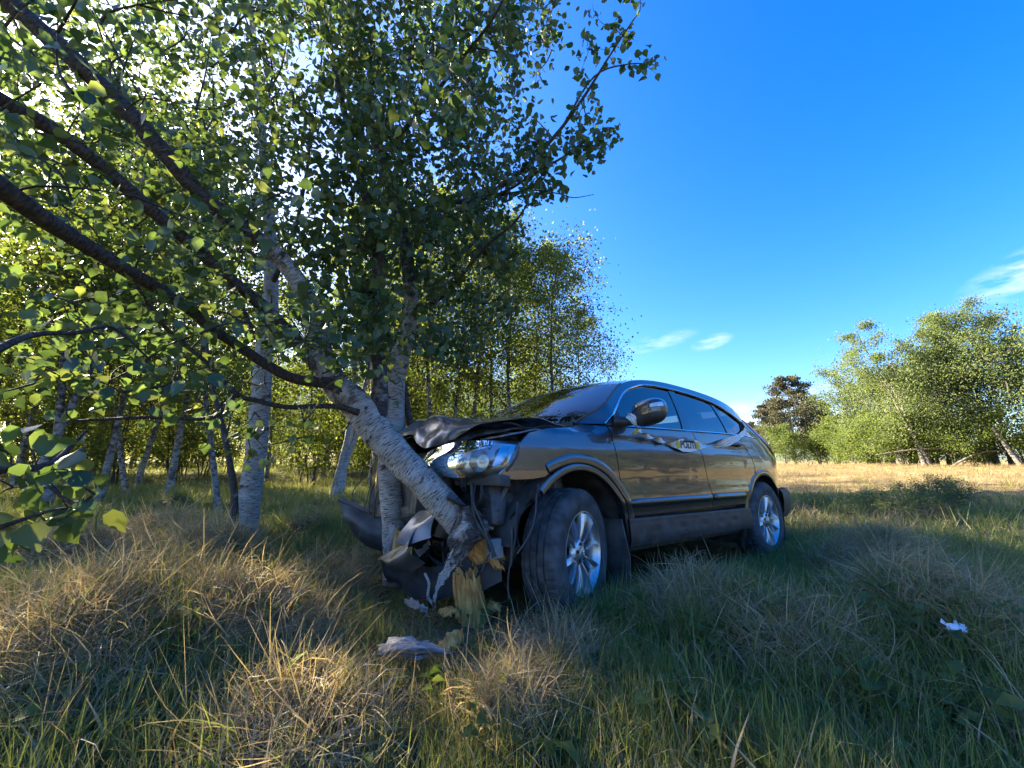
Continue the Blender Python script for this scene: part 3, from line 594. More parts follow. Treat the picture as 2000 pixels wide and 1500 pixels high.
A8 = [(745, 300, 3.0, .024), (820, 220, 2.8, .018), (890, 130, 2.5, .013), (960, 40, 2.2, .009), (1000, -40, 2.0, .006)]
A9 = [(705, 185, 2.95, .020), (760, 130, 2.5, .015), (830, 110, 1.9, .010), (900, 150, 1.45, .006), (930, 190, 1.3, .003)]
D_ROWS = [(462, 1140, 3.62, 0.123), (468, 1105, 3.63, 0.1), (478, 1050, 3.65, 0.0902), (488, 970, 3.68, 0.0869), (500, 880, 3.7, 0.0853), (508, 800, 3.72, 0.0836), (513, 730, 3.74, 0.0787), (518, 670, 3.76, 0.0754), (527, 600, 3.8, 0.0705), (530, 520, 3.8, 0.064), (525, 420, 3.8, 0.0558), (515, 300, 3.8, 0.0476), (500, 150, 3.8, 0.0377), (490, 0, 3.8, 0.0295), (480, -160, 3.8, 0.0164)]
D2 = [(486, 1080, 3.55, .05), (462, 1040, 3.58, .045), (458, 970, 3.62, .030), (448, 900, 3.7, .026), (432, 820, 3.8, .022), (412, 740, 3.9, .018), (400, 640, 4.0, .012)]
D3 = [(515, 690, 3.76, .03), (470, 600, 3.6, .022), (400, 480, 3.4, .018), (320, 330, 3.1, .013), (240, 180, 2.8, .010), (180, 20, 2.6, .006)]
D4 = [(528, 560, 3.8, .028), (570, 470, 3.6, .02), (600, 330, 3.4, .015), (620, 180, 3.2, .01), (640, 20, 3.0, .006)]
E1 = [(-40, 930, .80, .010), (20, 914, .82, .009), (70, 914, .84, .008), (110, 900, .86, .0065), (135, 876, .88, .005), (170, 840, .9, .003)]
E2 = [(70, 914, .84, .005), (110, 960, .8, .004), (150, 985, .78, .003), (185, 965, .77, .002)]
E3 = [(-30, 1040, .70, .006), (30, 1020, .72, .004), (90, 1000, .74, .003), (140, 990, .75, .002)]
E4 = [(-40, 700, .9, .010), (60, 655, 1.0, .008), (150, 650, 1.1, .006), (220, 640, 1.2, .005), (290, 700, 1.3, .003)]
E0 = [(-60, -60, .75, .02), (-160, 200, .62, .018), (-170, 450, .62, .016), (-130, 690, .75, .013), (-40, 700, .9, .010)]
E00 = [(-135, 690, .75, .013), (-130, 850, .74, .011), (-40, 930, .80, .010)]
E000 = [(-130, 850, .74, .009), (-110, 990, .68, .007), (-30, 1040, .70, .006)]
class Tree:
    def __init__(s, name, label): s.root = None; s.name = name; s.label = label; s.nodes = []; s.tw = Acc(); s.lp = []; s.la = []; s.ls = []; s.limbs = []
    def limb(s, rows, age, nm='limb', sides=10, n=5, bump=.05):
        q = limb_pts(rows, n); A = Acc(); ag = np.full(len(q), age) if np.isscalar(age) else np.interp(np.linspace(0, 1, len(q)), np.linspace(0, 1, len(age)), age)
        A.tube(q[:, :3], q[:, 3], sides, ag, bump, seed=len(s.limbs)); s.limbs.append((nm, A.mesh(nm, M_BARK), q)); s.nodes.append(q); return q
    def finish(s, base):
        s.root = tag(empty(s.name, base), s.label, 'tree'); inv = np.array(base)
        for nm, me, q in s.limbs: me.transform(Matrix.Translation(-Vector(base))); obj(nm, me, s.root)
        return s.root
tB = Tree('snapped_birch', 'snapped birch trunk leaning off the crushed car front, limbs spreading overhead')
tA = Tree('standing_birch', 'upright white birch with stripped base standing against the crushed bumper')
tD = Tree('white_birch', 'thick white birch with dark split bark at its foot, standing clear of the car')
tB.limb(B_ROWS, [1.3, 1.3, 1.2, 1.2, .9, .55, .5, .45], 'trunk', 16, 7, .035)
tB.limb(B3, [.5, .85, .8, .35, .25, .2, .2, .15, .15], 'limb', 12); tB.limb(B2, [.4, .3, .2, .15], 'limb', 10); tB.limb(B1, [.3, .2, .12, .1], 'limb', 10); tB.limb(B4, .12, 'limb', 6); tB.limb(B5, .15, 'limb', 6)
tB.limb(CC, [.4, .3, .25, .2], 'limb', 10)
for r_ in (E0, E00, E000, E1, E2, E3, E4): tB.limb(r_, .1, 'limb', 6)
tA.limb(AA, [1.3, 1.2, 1.2, 1.1, 1.0, .8, .4, .25, .22, .2, .2, .2], 'trunk', 16, 6, .035)
for r_, a in ((A2, .3), (A3, .15), (A4, .15), (A5, .1), (A6, .1), (A7, .1), (A8, .15), (A9, .12)): tA.limb(r_, a, 'limb', 7)
tD.limb(D_ROWS, [.35, .75, 1.3, 1.25, 1.15, 1.0, .8, .6, .5], 'trunk', 16, 6, .04); tD.limb(D2, .3, 'limb', 8)
for r_ in (D3, D4): tD.limb(r_, .15, 'limb', 7)
def foliate(tree, targets, leafn, sig, leaf, seed, maxd=9, thin=.0045):
    """grow a twig from the nearest limb to every target and hang leaves along it"""
    rs = np.random.default_rng(seed); pool = np.vstack([q[:, :3] for q in tree.nodes]); 
    rp = np.concatenate([q[:, 3] for q in tree.nodes]); pool = pool[rp < .062]
    T = np.asarray(targets); d0 = np.array([np.min(np.linalg.norm(pool-t, axis=1)) for t in T]); T = T[np.argsort(d0)]
    cap = len(pool)+len(T)*5; NP = np.zeros((cap, 3)); NP[:len(pool)] = pool; n = len(pool)
    for t in T:
        i = int(np.argmin(np.linalg.norm(NP[:n]-t, axis=1))); a = NP[i]; d = t-a; ln = np.linalg.norm(d)
        if ln < .02: continue
        side = rs.normal(0, .10, 3)*ln; m1 = a+d*.33+side+[0, 0, .06*ln]; m2 = a+d*.68+side*.8+[0, 0, .05*ln]
        q = np.array([a, m1, m2, t]); q = catmull(q, 2)
        rr = thin*(.5+.9*min(1.6, ln/.3)); tree.tw.tube(q, np.linspace(rr, rr*.3, len(q)), 4, .1)
        NP[n] = m1; NP[n+1] = m2; NP[n+2] = t; n += 3
        k = int(rs.poisson(leafn)); 
        if k:
            f = np.sqrt(rs.random(k)); b = np.stack([np.interp(f, np.linspace(0, 1, len(q)), q[:, j]) for j in range(3)], -1)
            tree.lp.append(b+rs.normal(0, sig, (k, 3))); tree.ls.append(np.full(k, leaf))
def region(poly, n, d0, d1, seed):
    """points inside an outline of the crown, spread through its depth"""
    rs = np.random.default_rng(seed); poly = np.array(poly, float); lo, hi = poly.min(0), poly.max(0); o = []
    while len(o) < n:
        p = lo+(hi-lo)*rs.random(2); c_ = False; j = len(poly)-1
        for i in range(len(poly)):
            if (poly[i, 1] > p[1]) != (poly[j, 1] > p[1]) and p[0] < (poly[j, 0]-poly[i, 0])*(p[1]-poly[i, 1])/(poly[j, 1]-poly[i, 1])+poly[i, 0]: c_ = not c_
            j = i
        if c_: o.append(px(p[0], p[1], rs.uniform(d0, d1)))
    return o
# crown volumes
foliate(tB, region([(-60, -80), (640, -80), (640, 250), (520, 420), (300, 330), (150, 250), (-60, 160)], 165, 1.7, 3.1, 1)+region([(-60, 150), (300, 320), (520, 480), (480, 640), (250, 560), (-60, 420)], 85, 1.5, 2.7, 2)
        + region([(560, 380), (760, 380), (780, 700), (690, 720), (600, 560)], 75, 2.0, 2.5, 3)+region([(560, -60), (760, -60), (760, 400), (600, 400)], 70, 2.0, 2.6, 4), 20, .055, .052, 1)
foliate(tB, region([(-40, 480), (180, 560), (420, 620), (420, 740), (200, 790), (-40, 780)], 52, 1.15, 2.0, 5)+region([(-60, -60), (260, -60), (260, 200), (-60, 300)], 10, 1.0, 1.3, 6)+region([(380, 560), (660, 560), (690, 690), (560, 700), (430, 640)], 26, 1.5, 2.1, 9), 9, .045, .050, 2)
foliate(tB, region([(-40, -40), (620, -40), (620, 420), (420, 520), (-40, 420)], 48, 1.05, 1.75, 41), 7, .045, .050, 41, thin=.0035)
foliate(tB, region([(-30, 850), (130, 850), (190, 930), (190, 1010), (60, 1060), (-30, 1080)], 17, .66, .9, 7), 5, .022, .046, 3, thin=.003)
foliate(tB, region([(200, 560), (700, 560), (730, 760), (640, 900), (330, 900), (150, 760)], 85, 1.7, 2.7, 43), .8, .03, .044, 43, thin=.0042)
foliate(tB, region([(390, 770), (620, 770), (610, 900), (560, 960), (420, 930)], 9, 1.7, 2.1, 8), 5, .03, .046, 4, thin=.003)
foliate(tA, region([(640, -80), (1010, -80), (1030, 200), (1000, 420), (830, 480), (700, 380), (660, 200)], 400, 2.2, 3.9, 11)+region([(690, 400), (1020, 420), (1000, 620), (880, 760), (800, 770), (700, 700)], 210, 2.7, 4.0, 12), 22, .065, .052, 5)
foliate(tA, region([(980, -60), (1100, -60), (1090, 120), (1010, 250)], 34, 2.4, 3.1, 13)+region([(1000, 250), (1120, 220), (1205, 235), (1195, 280), (1110, 330), (1010, 380)], 46, 2.2, 2.8, 14), 13, .05, .050, 6)
foliate(tA, region([(1095, 180), (1140, 20), (1180, -40), (1270, -40), (1250, 80), (1200, 200), (1130, 240)], 24, 2.15, 2.4, 15)+region([(1210, 105), (1292, 112), (1290, 145), (1220, 150)], 5, 2.15, 2.3, 16)+region([(1040, 340), (1110, 350), (1100, 395), (1030, 410)], 10, 2.4, 2.6, 17), 8, .035, .050, 7, thin=.003)
foliate(tA, region([(740, 20), (960, 60), (1010, 200), (900, 260), (760, 180)], 26, 1.2, 1.9, 18)+region([(800, 560), (900, 560), (860, 690), (770, 700)], 10, 1.8, 2.3, 19), 6, .04, .052, 8, thin=.0035)
foliate(tD, region([(120, -80), (700, -80), (690, 300), (560, 520), (400, 520), (200, 300)], 300, 2.8, 4.8, 21), 21, .075, .054, 9)
# ---- leaves: the ones that show largest are single leaves, the rest one crown
def leaf_proto():
    V, F, rn = leaf_cloud(np.zeros((1, 3)), np.array([[0, 1., 0]]), np.array([[0, 0, 1.]]), np.array([1.]), np.array([.55]), True); return mesh('leaf', V, F, M_LEAF, True, {'rnd': rn})
LEAFP = []
for k in range(5):
    V, F, rn = leaf_cloud(np.zeros((1, 3)), np.array([[0, 1., 0]]), np.array([[0, 0, 1.]]), np.array([1.]), np.array([.1+.22*k]), True); LEAFP.append(mesh('leaf', V, F, M_LEAF, True, {'rnd': rn}))
def crown(tree, base, nsingle, seed):
    rs = np.random.default_rng(seed); P = np.vstack(tree.lp); S = np.concatenate(tree.ls); dist = np.linalg.norm(P-np.array([0, 0, EYE]), axis=1); k = (dist > .58) & (P[:, 1] > .1); 
    cl = car_l(P); k &= ~((cl[:, 0] > -.7) & (np.abs(cl[:, 1]) < .95) & (cl[:, 2] < 1.7)); P, S, dist = P[k], S[k], dist[k]
    n = len(P); A = rs.normal(size=(n, 3)); A[:, 2] -= .8; A = norm(A); Nn = rs.normal(size=(n, 3)); Nn[:, 2] += .8; S = S*rs.uniform(.65, 1.25, n); rn = rs.random(n)
    u, v, dd = unproj(P); vis = (u > -20) & (u < 2020) & (v > -20) & (v < 1500) & (dd > 0); order = np.argsort(np.where(vis, dist/S, 1e9)); big = order[:nsingle]; rest = order[nsingle:]
    V, F, r_ = leaf_cloud(P[rest], A[rest], Nn[rest], S[rest], rn[rest], True); V = V-np.array(base)
    tag(obj('crown', mesh('crown', V, F, M_LEAF, True, {'rnd': r_}), tree.root), kind='stuff')
    m_ = tree.tw.mesh('twig_mass', M_BARK); m_.transform(Matrix.Translation(-Vector(base))); tag(obj('twig_mass', m_, tree.root), kind='stuff')
    for i in big:
        s = np.cross(Nn[i], A[i]); s /= np.linalg.norm(s); nn = np.cross(s, A[i])  # columns: side, axis, normal
        M = Matrix(np.array([[*(-s*-1*S[i])], [*(A[i]*S[i])], [*(nn*S[i])]]).T.tolist()).to_4x4(); M.translation = Vector((P[i]-np.array(base)).tolist())
        o = obj('leaf', LEAFP[int(rn[i]*4.99)], tree.root); o.matrix_local = M
    return n
for tr_, rows, ns, sd in ((tB, (905, 1180, 2.3), 300, 31), (tA, (781, 1110, 3.03), 160, 32), (tD, (465, 1105, 3.63), 0, 33)):
    b = px(*rows); tr_.finish(tuple(b)); crown(tr_, tuple(b), ns, sd)
# ------------------------------------------------------------------ the car
def pchip(xs,ys):
    xs=np.array(xs,float);ys=np.array(ys,float);h=np.diff(xs);d=np.diff(ys)/h
    m=np.zeros(len(xs));m[0]=d[0];m[-1]=d[-1]
    for i in range(1,len(xs)-1):
        if d[i-1]*d[i]>0:
            w1=2*h[i]+h[i-1];w2=h[i]+2*h[i-1];m[i]=(w1+w2)/(w1/d[i-1]+w2/d[i])
    def f(x):
        x=np.asarray(x,float);i=np.clip(np.searchsorted(xs,x)-1,0,len(h)-1)
        t=(np.clip(x,xs[0],xs[-1])-xs[i])/h[i]
        return (ys[i]*(2*t**3-3*t*t+1)+h[i]*m[i]*(t**3-2*t*t+t)+ys[i+1]*(3*t*t-2*t**3)+h[i]*m[i+1]*(t**3-t*t))
    return f
_gz=pchip([.2,.30,.36,.45,.50,.56,.62,.66,.70,.76,.85,.92,.972,.986,1.05,1.12,1.2,1.3,1.4,1.5,1.6,1.7],
          [.80,.845,.862,.870,.873,.877,.893,.892,.888,.886,.889,.889,.885,.877,.870,.857,.832,.788,.738,.682,.615,.53])
def sst(a,b,x):
    t=np.clip((x-a)/(b-a),0,1);return t*t*(3-2*t)
def gs(x,z):
    x=np.asarray(x,float);z=np.asarray(z,float)
    y=_gz(z)
    b=1-sst(.1,.42,x)
    y=y-b*.12*np.clip((z-1.03)/.08,0,1.3)**2
    w=1-.16*(np.clip(-.1-x,0,2)/.8)**1.8-.25*(np.clip(x-2.6,0,1.2)/.95)**2.2
    return y*w
def gs(x, z):
    """half width of the body side at station x and height z"""
    x = np.asarray(x, float); z = np.asarray(z, float); y = _gz(z)
    b = 1-sst(.1, .42, x); y = y-b*.12*np.clip((z-1.03)/.08, 0, 1.3)**2
    x0 = 2.6-.45*sst(.9, 1.4, z)
    w_ = 1-.16*(np.clip(-.1-x, 0, 2)/.8)**1.8-.25*(np.clip(x-x0, 0, 1.4)/.95)**2.2
    return y*w_
def paint_mat():
    m, t, b, o = mat('grey_brown_metallic_paint')
    b.inputs['Metallic'].default_value = .9; b.inputs['Roughness'].default_value = .36; b.inputs['Coat Weight'].default_value = 1; b.inputs['Coat Roughness'].default_value = .025; b.inputs['Coat IOR'].default_value = 1.52
    tcn = N(t, 'ShaderNodeTexCoord'); n = N(t, 'ShaderNodeTexNoise'); n.inputs['Scale'].default_value = 900; L(t, tcn.outputs['Object'], n.inputs['Vector'])
    c1 = ramp(t, n.outputs[0], [(.3, (.086, .087, .102)), (.7, (.118, .119, .138))])
    # dust thrown up along the lower body
    sp = N(t, 'ShaderNodeSeparateXYZ'); L(t, tcn.outputs['Object'], sp.inputs[0]); n2 = N(t, 'ShaderNodeTexNoise'); n2.inputs['Scale'].default_value = 7; n2.inputs['Detail'].default_value = 8; n2.inputs['Roughness'].default_value = .7; L(t, tcn.outputs['Object'], n2.inputs['Vector'])
    mr = N(t, 'ShaderNodeMapRange'); mr.inputs[1].default_value = .62; mr.inputs[2].default_value = .30; L(t, sp.outputs[2], mr.inputs[0]); mu = N(t, 'ShaderNodeMath', operation='MULTIPLY'); L(t, mr.outputs[0], mu.inputs[0]); L(t, n2.outputs[0], mu.inputs[1])
    mx = N(t, 'ShaderNodeMix', data_type='RGBA'); L(t, mu.outputs[0], mx.inputs[0]); L(t, c1, mx.inputs[6]); mx.inputs[7].default_value = (.17, .14, .11, 1); L(t, mx.outputs[2], b.inputs['Base Color'])
    r2 = N(t, 'ShaderNodeMath', operation='MULTIPLY_ADD'); L(t, mu.outputs[0], r2.inputs[0]); r2.inputs[1].default_value = .5; r2.inputs[2].default_value = .36; L(t, r2.outputs[0], b.inputs['Roughness'])
    r3 = N(t, 'ShaderNodeMath', operation='MULTIPLY_ADD'); L(t, mu.outputs[0], r3.inputs[0]); r3.inputs[1].default_value = .45; r3.inputs[2].default_value = .02; L(t, r3.outputs[0], b.inputs['Coat Roughness'])
    n3 = N(t, 'ShaderNodeTexNoise'); n3.inputs['Scale'].default_value = 2.2; n3.inputs['Detail'].default_value = 2; L(t, tcn.outputs['Object'], n3.inputs['Vector'])
    bp = N(t, 'ShaderNodeBump'); bp.inputs['Strength'].default_value = .06; bp.inputs['Distance'].default_value = .05; L(t, n3.outputs[0], bp.inputs['Height']); L(t, bp.outputs[0], b.inputs['Coat Normal'])
    return m
M_PAINT = paint_mat()
M_PLASTIC = simple('black_plastic', (.022, .022, .024), .48, noise_amt=1.2, nscale=9)
M_CLAD = simple('dusty_cladding', (.034, .030, .028), .5, noise_amt=.9, nscale=14)
M_LINER = simple('wheel_liner', (.030, .029, .028), .75, noise_amt=1.5, nscale=8)
M_RUBBER = simple('tyre_rubber', (.030, .030, .031), .75, noise_amt=1.6, nscale=14, bump=.2, bscale=120)
M_ALLOY = simple('alloy', (.60, .62, .65), .34, .9, .4, noise_amt=-.15, nscale=20)
M_CHROME = simple('chrome', (.80, .81, .83), .10, 1.0)
M_REFL = simple('lamp_reflector', (.72, .74, .77), .28, .85)
M_STEEL = simple('grey_steel', (.17, .17, .175), .42, .7, noise_amt=-.5, nscale=18)
M_DARK = simple('dark_metal', (.020, .020, .022), .55, .3, noise_amt=2.0, nscale=16)
M_GREY = simple('grey_plastic', (.10, .10, .105), .5, noise_amt=-.5, nscale=15)
M_OFFWHITE = simple('pale_plastic', (.34, .34, .34), .45, noise_amt=-.4, nscale=20)
M_SEAT = simple('seat_fabric', (.035, .034, .034), .9)
M_GLOSS = simple('gloss_black_trim', (.010, .010, .012), .12, 0, .6)
def glass_mat(name, tint, ior=1.7, rough=.0):
    m, t, b, o = mat(name); t.nodes.remove(b)
    tr = N(t, 'ShaderNodeBsdfTransparent'); tr.inputs[0].default_value = (*tint, 1); gl = N(t, 'ShaderNodeBsdfGlossy'); gl.inputs['Roughness'].default_value = rough; gl.inputs[0].default_value = (1, 1, 1, 1)
    fr = N(t, 'ShaderNodeFresnel'); fr.inputs[0].default_value = ior; ms = N(t, 'ShaderNodeMixShader'); L(t, fr.outputs[0], ms.inputs[0]); L(t, tr.outputs[0], ms.inputs[1]); L(t, gl.outputs[0], ms.inputs[2]); L(t, ms.outputs[0], o.inputs[0]); return m
M_GLASS = glass_mat('window_glass', (.16, .20, .20), 2.1); M_PRIV = glass_mat('privacy_glass', (.05, .06, .07), 2.2); M_LENS = glass_mat('lens_plastic', (.86, .88, .90), 1.6, .02); M_WS = glass_mat('windscreen_glass', (.22, .27, .25), 1.9)
M_SIDEI = simple('indicator_lens', (.62, .64, .66), .12, .2, .6)
Mx = Matrix([[CAR_B[0][i], -CAR_B[1][i], CAR_B[2][i], CAR_T[i]] for i in range(3)]+[[0, 0, 0, 1]])
car = empty('crashed_car', mat=Mx); tag(car, 'grey brown four wheel drive car with its front crushed against a birch', 'car')
def cm(name, V, F, m, parent=car, smooth=True, sharp=35, uv=None, mirror=False):
    """car mesh: authored with +y on the near side; mirror=True builds the far side"""
    V = np.asarray(V, float).copy()
    if not mirror: V[:, 1] *= -1; F = [tuple(f)[::-1] for f in F]
    return obj(name, mesh(name, V, [tuple(f) for f in F], m, smooth, None, uv, sharp), parent)
def inset_poly(P, d):
    P = np.asarray(P, float); n = len(P); ar = .5*np.sum(P[:, 0]*np.roll(P[:, 1], -1)-np.roll(P[:, 0], -1)*P[:, 1]); s = 1 if ar > 0 else -1
    e = np.roll(P, -1, 0)-P; e /= np.linalg.norm(e, axis=1)[:, None]; nr = np.stack([-e[:, 1], e[:, 0]], -1)*s; pn = np.roll(nr, 1, 0)
    b = nr+pn; return P+b*(d/np.maximum(.35, np.sum(b*nr, axis=1)))[:, None]
def densify(P, step, closed=True):
    P = np.asarray(P, float); o = []; n = len(P)
    for i in range(n if closed else n-1):
        a, b = P[i], P[(i+1) % n]; k = max(1, int(np.linalg.norm(b-a)/step)); o += [a+(b-a)*j/k for j in range(k)]
    if not closed: o.append(P[-1])
    return np.array(o)
def panel(name, poly, off=0., gap=.003, lip=.018, m=None, step=.03, parent=car, both=True, surf=None):
    """a body panel: an outline in side view, laid on the body side surface, with a turned-in edge"""
    surf = surf or gs; P = inset_poly(densify(poly, step), gap) if gap else densify(poly, step); ar = .5*np.sum(P[:, 0]*np.roll(P[:, 1], -1)-np.roll(P[:, 0], -1)*P[:, 1])
    if ar < 0: P = P[::-1]
    lo, hi = P.min(0), P.max(0); gx, gz = np.meshgrid(np.arange(lo[0]+step/2, hi[0], step), np.arange(lo[1]+step/2, hi[1], step)); G = np.stack([gx.ravel(), gz.ravel()], -1)
    ins = np.zeros(len(G), bool); j = len(P)-1
    for i in range(len(P)):
        c_ = ((P[i, 1] > G[:, 1]) != (P[j, 1] > G[:, 1])); x_ = (P[j, 0]-P[i, 0])*(G[:, 1]-P[i, 1])/((P[j, 1]-P[i, 1]) or 1e-9)+P[i, 0]; ins ^= c_ & (G[:, 0] < x_); j = i
    G = G[ins]; dmin = np.min(np.linalg.norm(G[:, None]-P[None], axis=2), axis=1) if len(G) else np.zeros(0); G = G[dmin > step*.55]
    pts = [Vector(p) for p in np.vstack([P, G])] if len(G) else [Vector(p) for p in P]; nP = len(P)
    vo, eo, fo, ov, oe, of = delaunay_2d_cdt(pts, [(i, (i+1) % nP) for i in range(nP)], [], 1, 1e-6)
    V2 = np.array([tuple(v) for v in vo]); y = surf(V2[:, 0], V2[:, 1])+off
    V = np.stack([V2[:, 0], y, V2[:, 1]], -1); F = [tuple(f)[::-1] for f in fo]
    # turned-in edge
    mp = {}
    for k, orig in enumerate(ov):
        for q in orig: mp[q] = k
    loop = [mp[i] for i in range(nP)]; cen = V2.mean(0); base = len(V); inn = V[loop].copy(); inn[:, 1] -= lip; V = np.vstack([V, inn])
    for i in range(nP):
        a, b = loop[i], loop[(i+1) % nP]; F.append((a, b, base+(i+1) % nP, base+i))
    o = cm(name, V, F, m or M_PAINT, parent)
    if both: cm(name, V, F, m or M_PAINT, parent, mirror=True)
    return o
def arc(cx, cz, r, a0, a1, n): return [(cx+r*math.cos(R(a)), cz+r*math.sin(R(a))) for a in np.linspace(a0, a1, n)]
TOP = np.array([(.19, 1.13), (.40, 1.27), (.55, 1.37), (.726, 1.471), (.88, 1.522), (1.037, 1.557), (1.25, 1.584), (1.491, 1.597), (1.8, 1.59), (2.086, 1.570), (2.4, 1.53), (2.6, 1.495), (2.755, 1.45)])
DLO = np.array([(.337, 1.123), (.658, 1.375), (.905, 1.474), (1.127, 1.519), (1.482, 1.526), (1.8, 1.512), (2.139, 1.469), (2.426, 1.371), (2.60, 1.285)])
ARC = np.array([(2.60, 1.285), (2.54, 1.225), (2.42, 1.175), (2.24, 1.150)])
BELT = np.array([(2.24, 1.150), (1.8, 1.145), (1.413, 1.137), (.9, 1.127), (.337, 1.113)])
topc = catmull(TOP, 4); dloc = catmull(DLO, 4); arcc = catmull(ARC, 5); beltc = catmull(BELT, 5)
SHF = [(.345, 1.108), (.350, 1.05), (.357, .988), (.375, .85), (.402, .70), (.446, .528)]
SHB = [(1.413, 1.137), (1.440, 1.06), (1.462, .99), (1.51, .80), (1.56, .62), (1.586, .528)]
SHR = [(2.24, 1.150), (2.311, 1.063), (2.40, .94), (2.445, .86)]
FC, RC = (0., .37), (2.62, .36)
fender = SHF+[(.445, .50)]+arc(*FC, .487, 16, 122, 26)+[(-.342, .772), (-.45, .770), (-.555, .785), (-.515, .83), (-.477, .870), (-.432, .955), (-.345, 1.028), (-.2, 1.062), (0, 1.082), (.12, 1.104), (.19, 1.125)]
panel('front_fender', fender, gap=.003, both=False); 
panel('front_fender', [(x, z) for x, z in fender if True], gap=.003, both=False) if 0 else None
beltf = [tuple(p) for p in beltc if .34 < p[0] < 1.41][::-1]; beltr = [tuple(p) for p in beltc if 1.42 < p[0] < 2.24][::-1]
fd = panel('front_door', SHF[::-1]+beltf+SHB, gap=.004)
rd_arc = arc(*RC, .468, 212, 114, 20)
rd = panel('rear_door', SHB[::-1]+beltr+SHR+rd_arc[::-1]+[(2.19, .528)], gap=.004)
XQ = [(3.36, .55), (3.40, .7), (3.40, .86), (3.36, .98), (3.28, 1.08), (3.17, 1.18), (3.05, 1.28), (2.92, 1.37), (2.80, 1.435), (2.755, 1.45)]
q_arc = arc(*RC, .468, 112, 22, 16)
panel('quarter_panel', SHR[::-1]+[tuple(p) for p in arcc[::-1]][1:]+[(2.66, 1.36)]+[(2.755, 1.45)]+XQ[::-1][1:]+[(3.2, .545)]+q_arc[::-1], gap=.004)
panel('roof_rail', [tuple(p) for p in topc]+[(2.66, 1.36)]+[tuple(p) for p in dloc[::-1]], gap=.0005, lip=.03)
def itop(x): return np.interp(x, dloc[:, 0], dloc[:, 1])
def ibelt(x): return np.interp(x, beltc[::-1, 0], beltc[::-1, 1])
fg_top = [(x, itop(x)) for x in np.linspace(.345, 1.438, 16)]; rg_top = [(x, itop(x)) for x in np.linspace(1.535, 2.107, 9)]; sg_top = [(x, itop(x)) for x in np.linspace(2.158, 2.595, 7)]
panel('front_window', fg_top+[(1.292, 1.138), (.80, 1.125), (.345, 1.115)], -.012, .002, .004, M_GLASS, .05)
panel('rear_window', rg_top+[(2.078, 1.147), (1.413, 1.137)], -.012, .002, .004, M_PRIV, .05)
panel('quarter_light', sg_top+[tuple(p) for p in arcc]+[(2.181, 1.149), (2.115, 1.147)], -.012, .002, .004, M_PRIV, .05)
panel('pillar_trim', [(1.436, itop(1.436)), (1.537, itop(1.537)), (1.415, 1.137), (1.290, 1.138)], -.006, .0005, .02, M_GLOSS, .04)
panel('pillar_trim', [(2.105, itop(2.105)), (2.16, itop(2.16)), (2.117, 1.147), (2.076, 1.147)], -.006, .0005, .02, M_GLOSS, .04)
panel('mirror_mount', [(.345, 1.114), (.345, 1.127), (.50, 1.252), (.52, 1.119)], -.004, .0, .02, M_PLASTIC, .04)
panel('rear_side_glass', [(2.34, 1.160), (2.50, 1.205), (2.615, 1.262), (2.75, 1.20), (2.83, 1.150), (2.6, 1.143)], .002, .0, .008, M_PRIV, .05)
def ct(name, P, r_, m, sides=6, parent=car, both=False, flat=1.0):
    A = Acc(); A.tube(np.asarray(P, float), r_, sides); V = np.vstack(A.V); F = np.vstack(A.F)
    o = cm(name, V, F, m, parent, True, 60)
    if both: cm(name, V, F, m, parent, True, 60, mirror=True)
    return o
def on_side(pts, off=0.): 
    pts = np.asarray(pts, float); return np.stack([pts[:, 0], gs(pts[:, 0], pts[:, 1])+off, pts[:, 1]], -1)
ct('window_chrome', on_side(np.vstack([dloc, arcc[1:]]), .003), .0085, M_CHROME, 6, both=True)
ct('belt_chrome', on_side(beltc[:-1], .004), .0075, M_CHROME, 6, both=True)
ct('rear_glass_chrome', on_side(catmull([(2.34, 1.160), (2.50, 1.203), (2.615, 1.262), (2.75, 1.20), (2.83, 1.150), (2.6, 1.143), (2.34, 1.158)], 4), .004), .005, M_CHROME, 5, both=True)
def moulding(name, x0, x1, zc, hgt, proud, m, n=30, taper=True, parent=car, bumps=0):
    xs = np.linspace(x0, x1, n); prof = [(-.5, 0), (-.46, .55), (-.28, .95), (.05, 1.0), (.32, .75), (.47, .30), (.5, 0)]; V = []; F = []; k = len(prof)
    for i, x in enumerate(xs):
        e = min(1, min(x-x0, x1-x)/.03) if taper else 1; e = max(e, .02)**.5
        for a, b in prof:
            z = zc(x)+a*hgt*(.6+.4*e); V.append((x, float(gs(x, z))+.001+proud*b*e, z))
    for i in range(n-1):
        for j in range(k-1): F.append((i*k+j, i*k+j+1, (i+1)*k+j+1, (i+1)*k+j))
    F = [f[::-1] for f in F]
    o = cm(name, V, [f[::-1] for f in F], m, parent, True, 50); cm(name, V, [f[::-1] for f in F], m, parent, True, 50, mirror=True); return o
moulding('door_moulding', .475, 1.560, lambda x: .612-.003*x, .056, .019, M_PAINT); moulding('door_moulding', 1.583, 2.165, lambda x: .612-.003*x, .056, .019, M_PAINT)
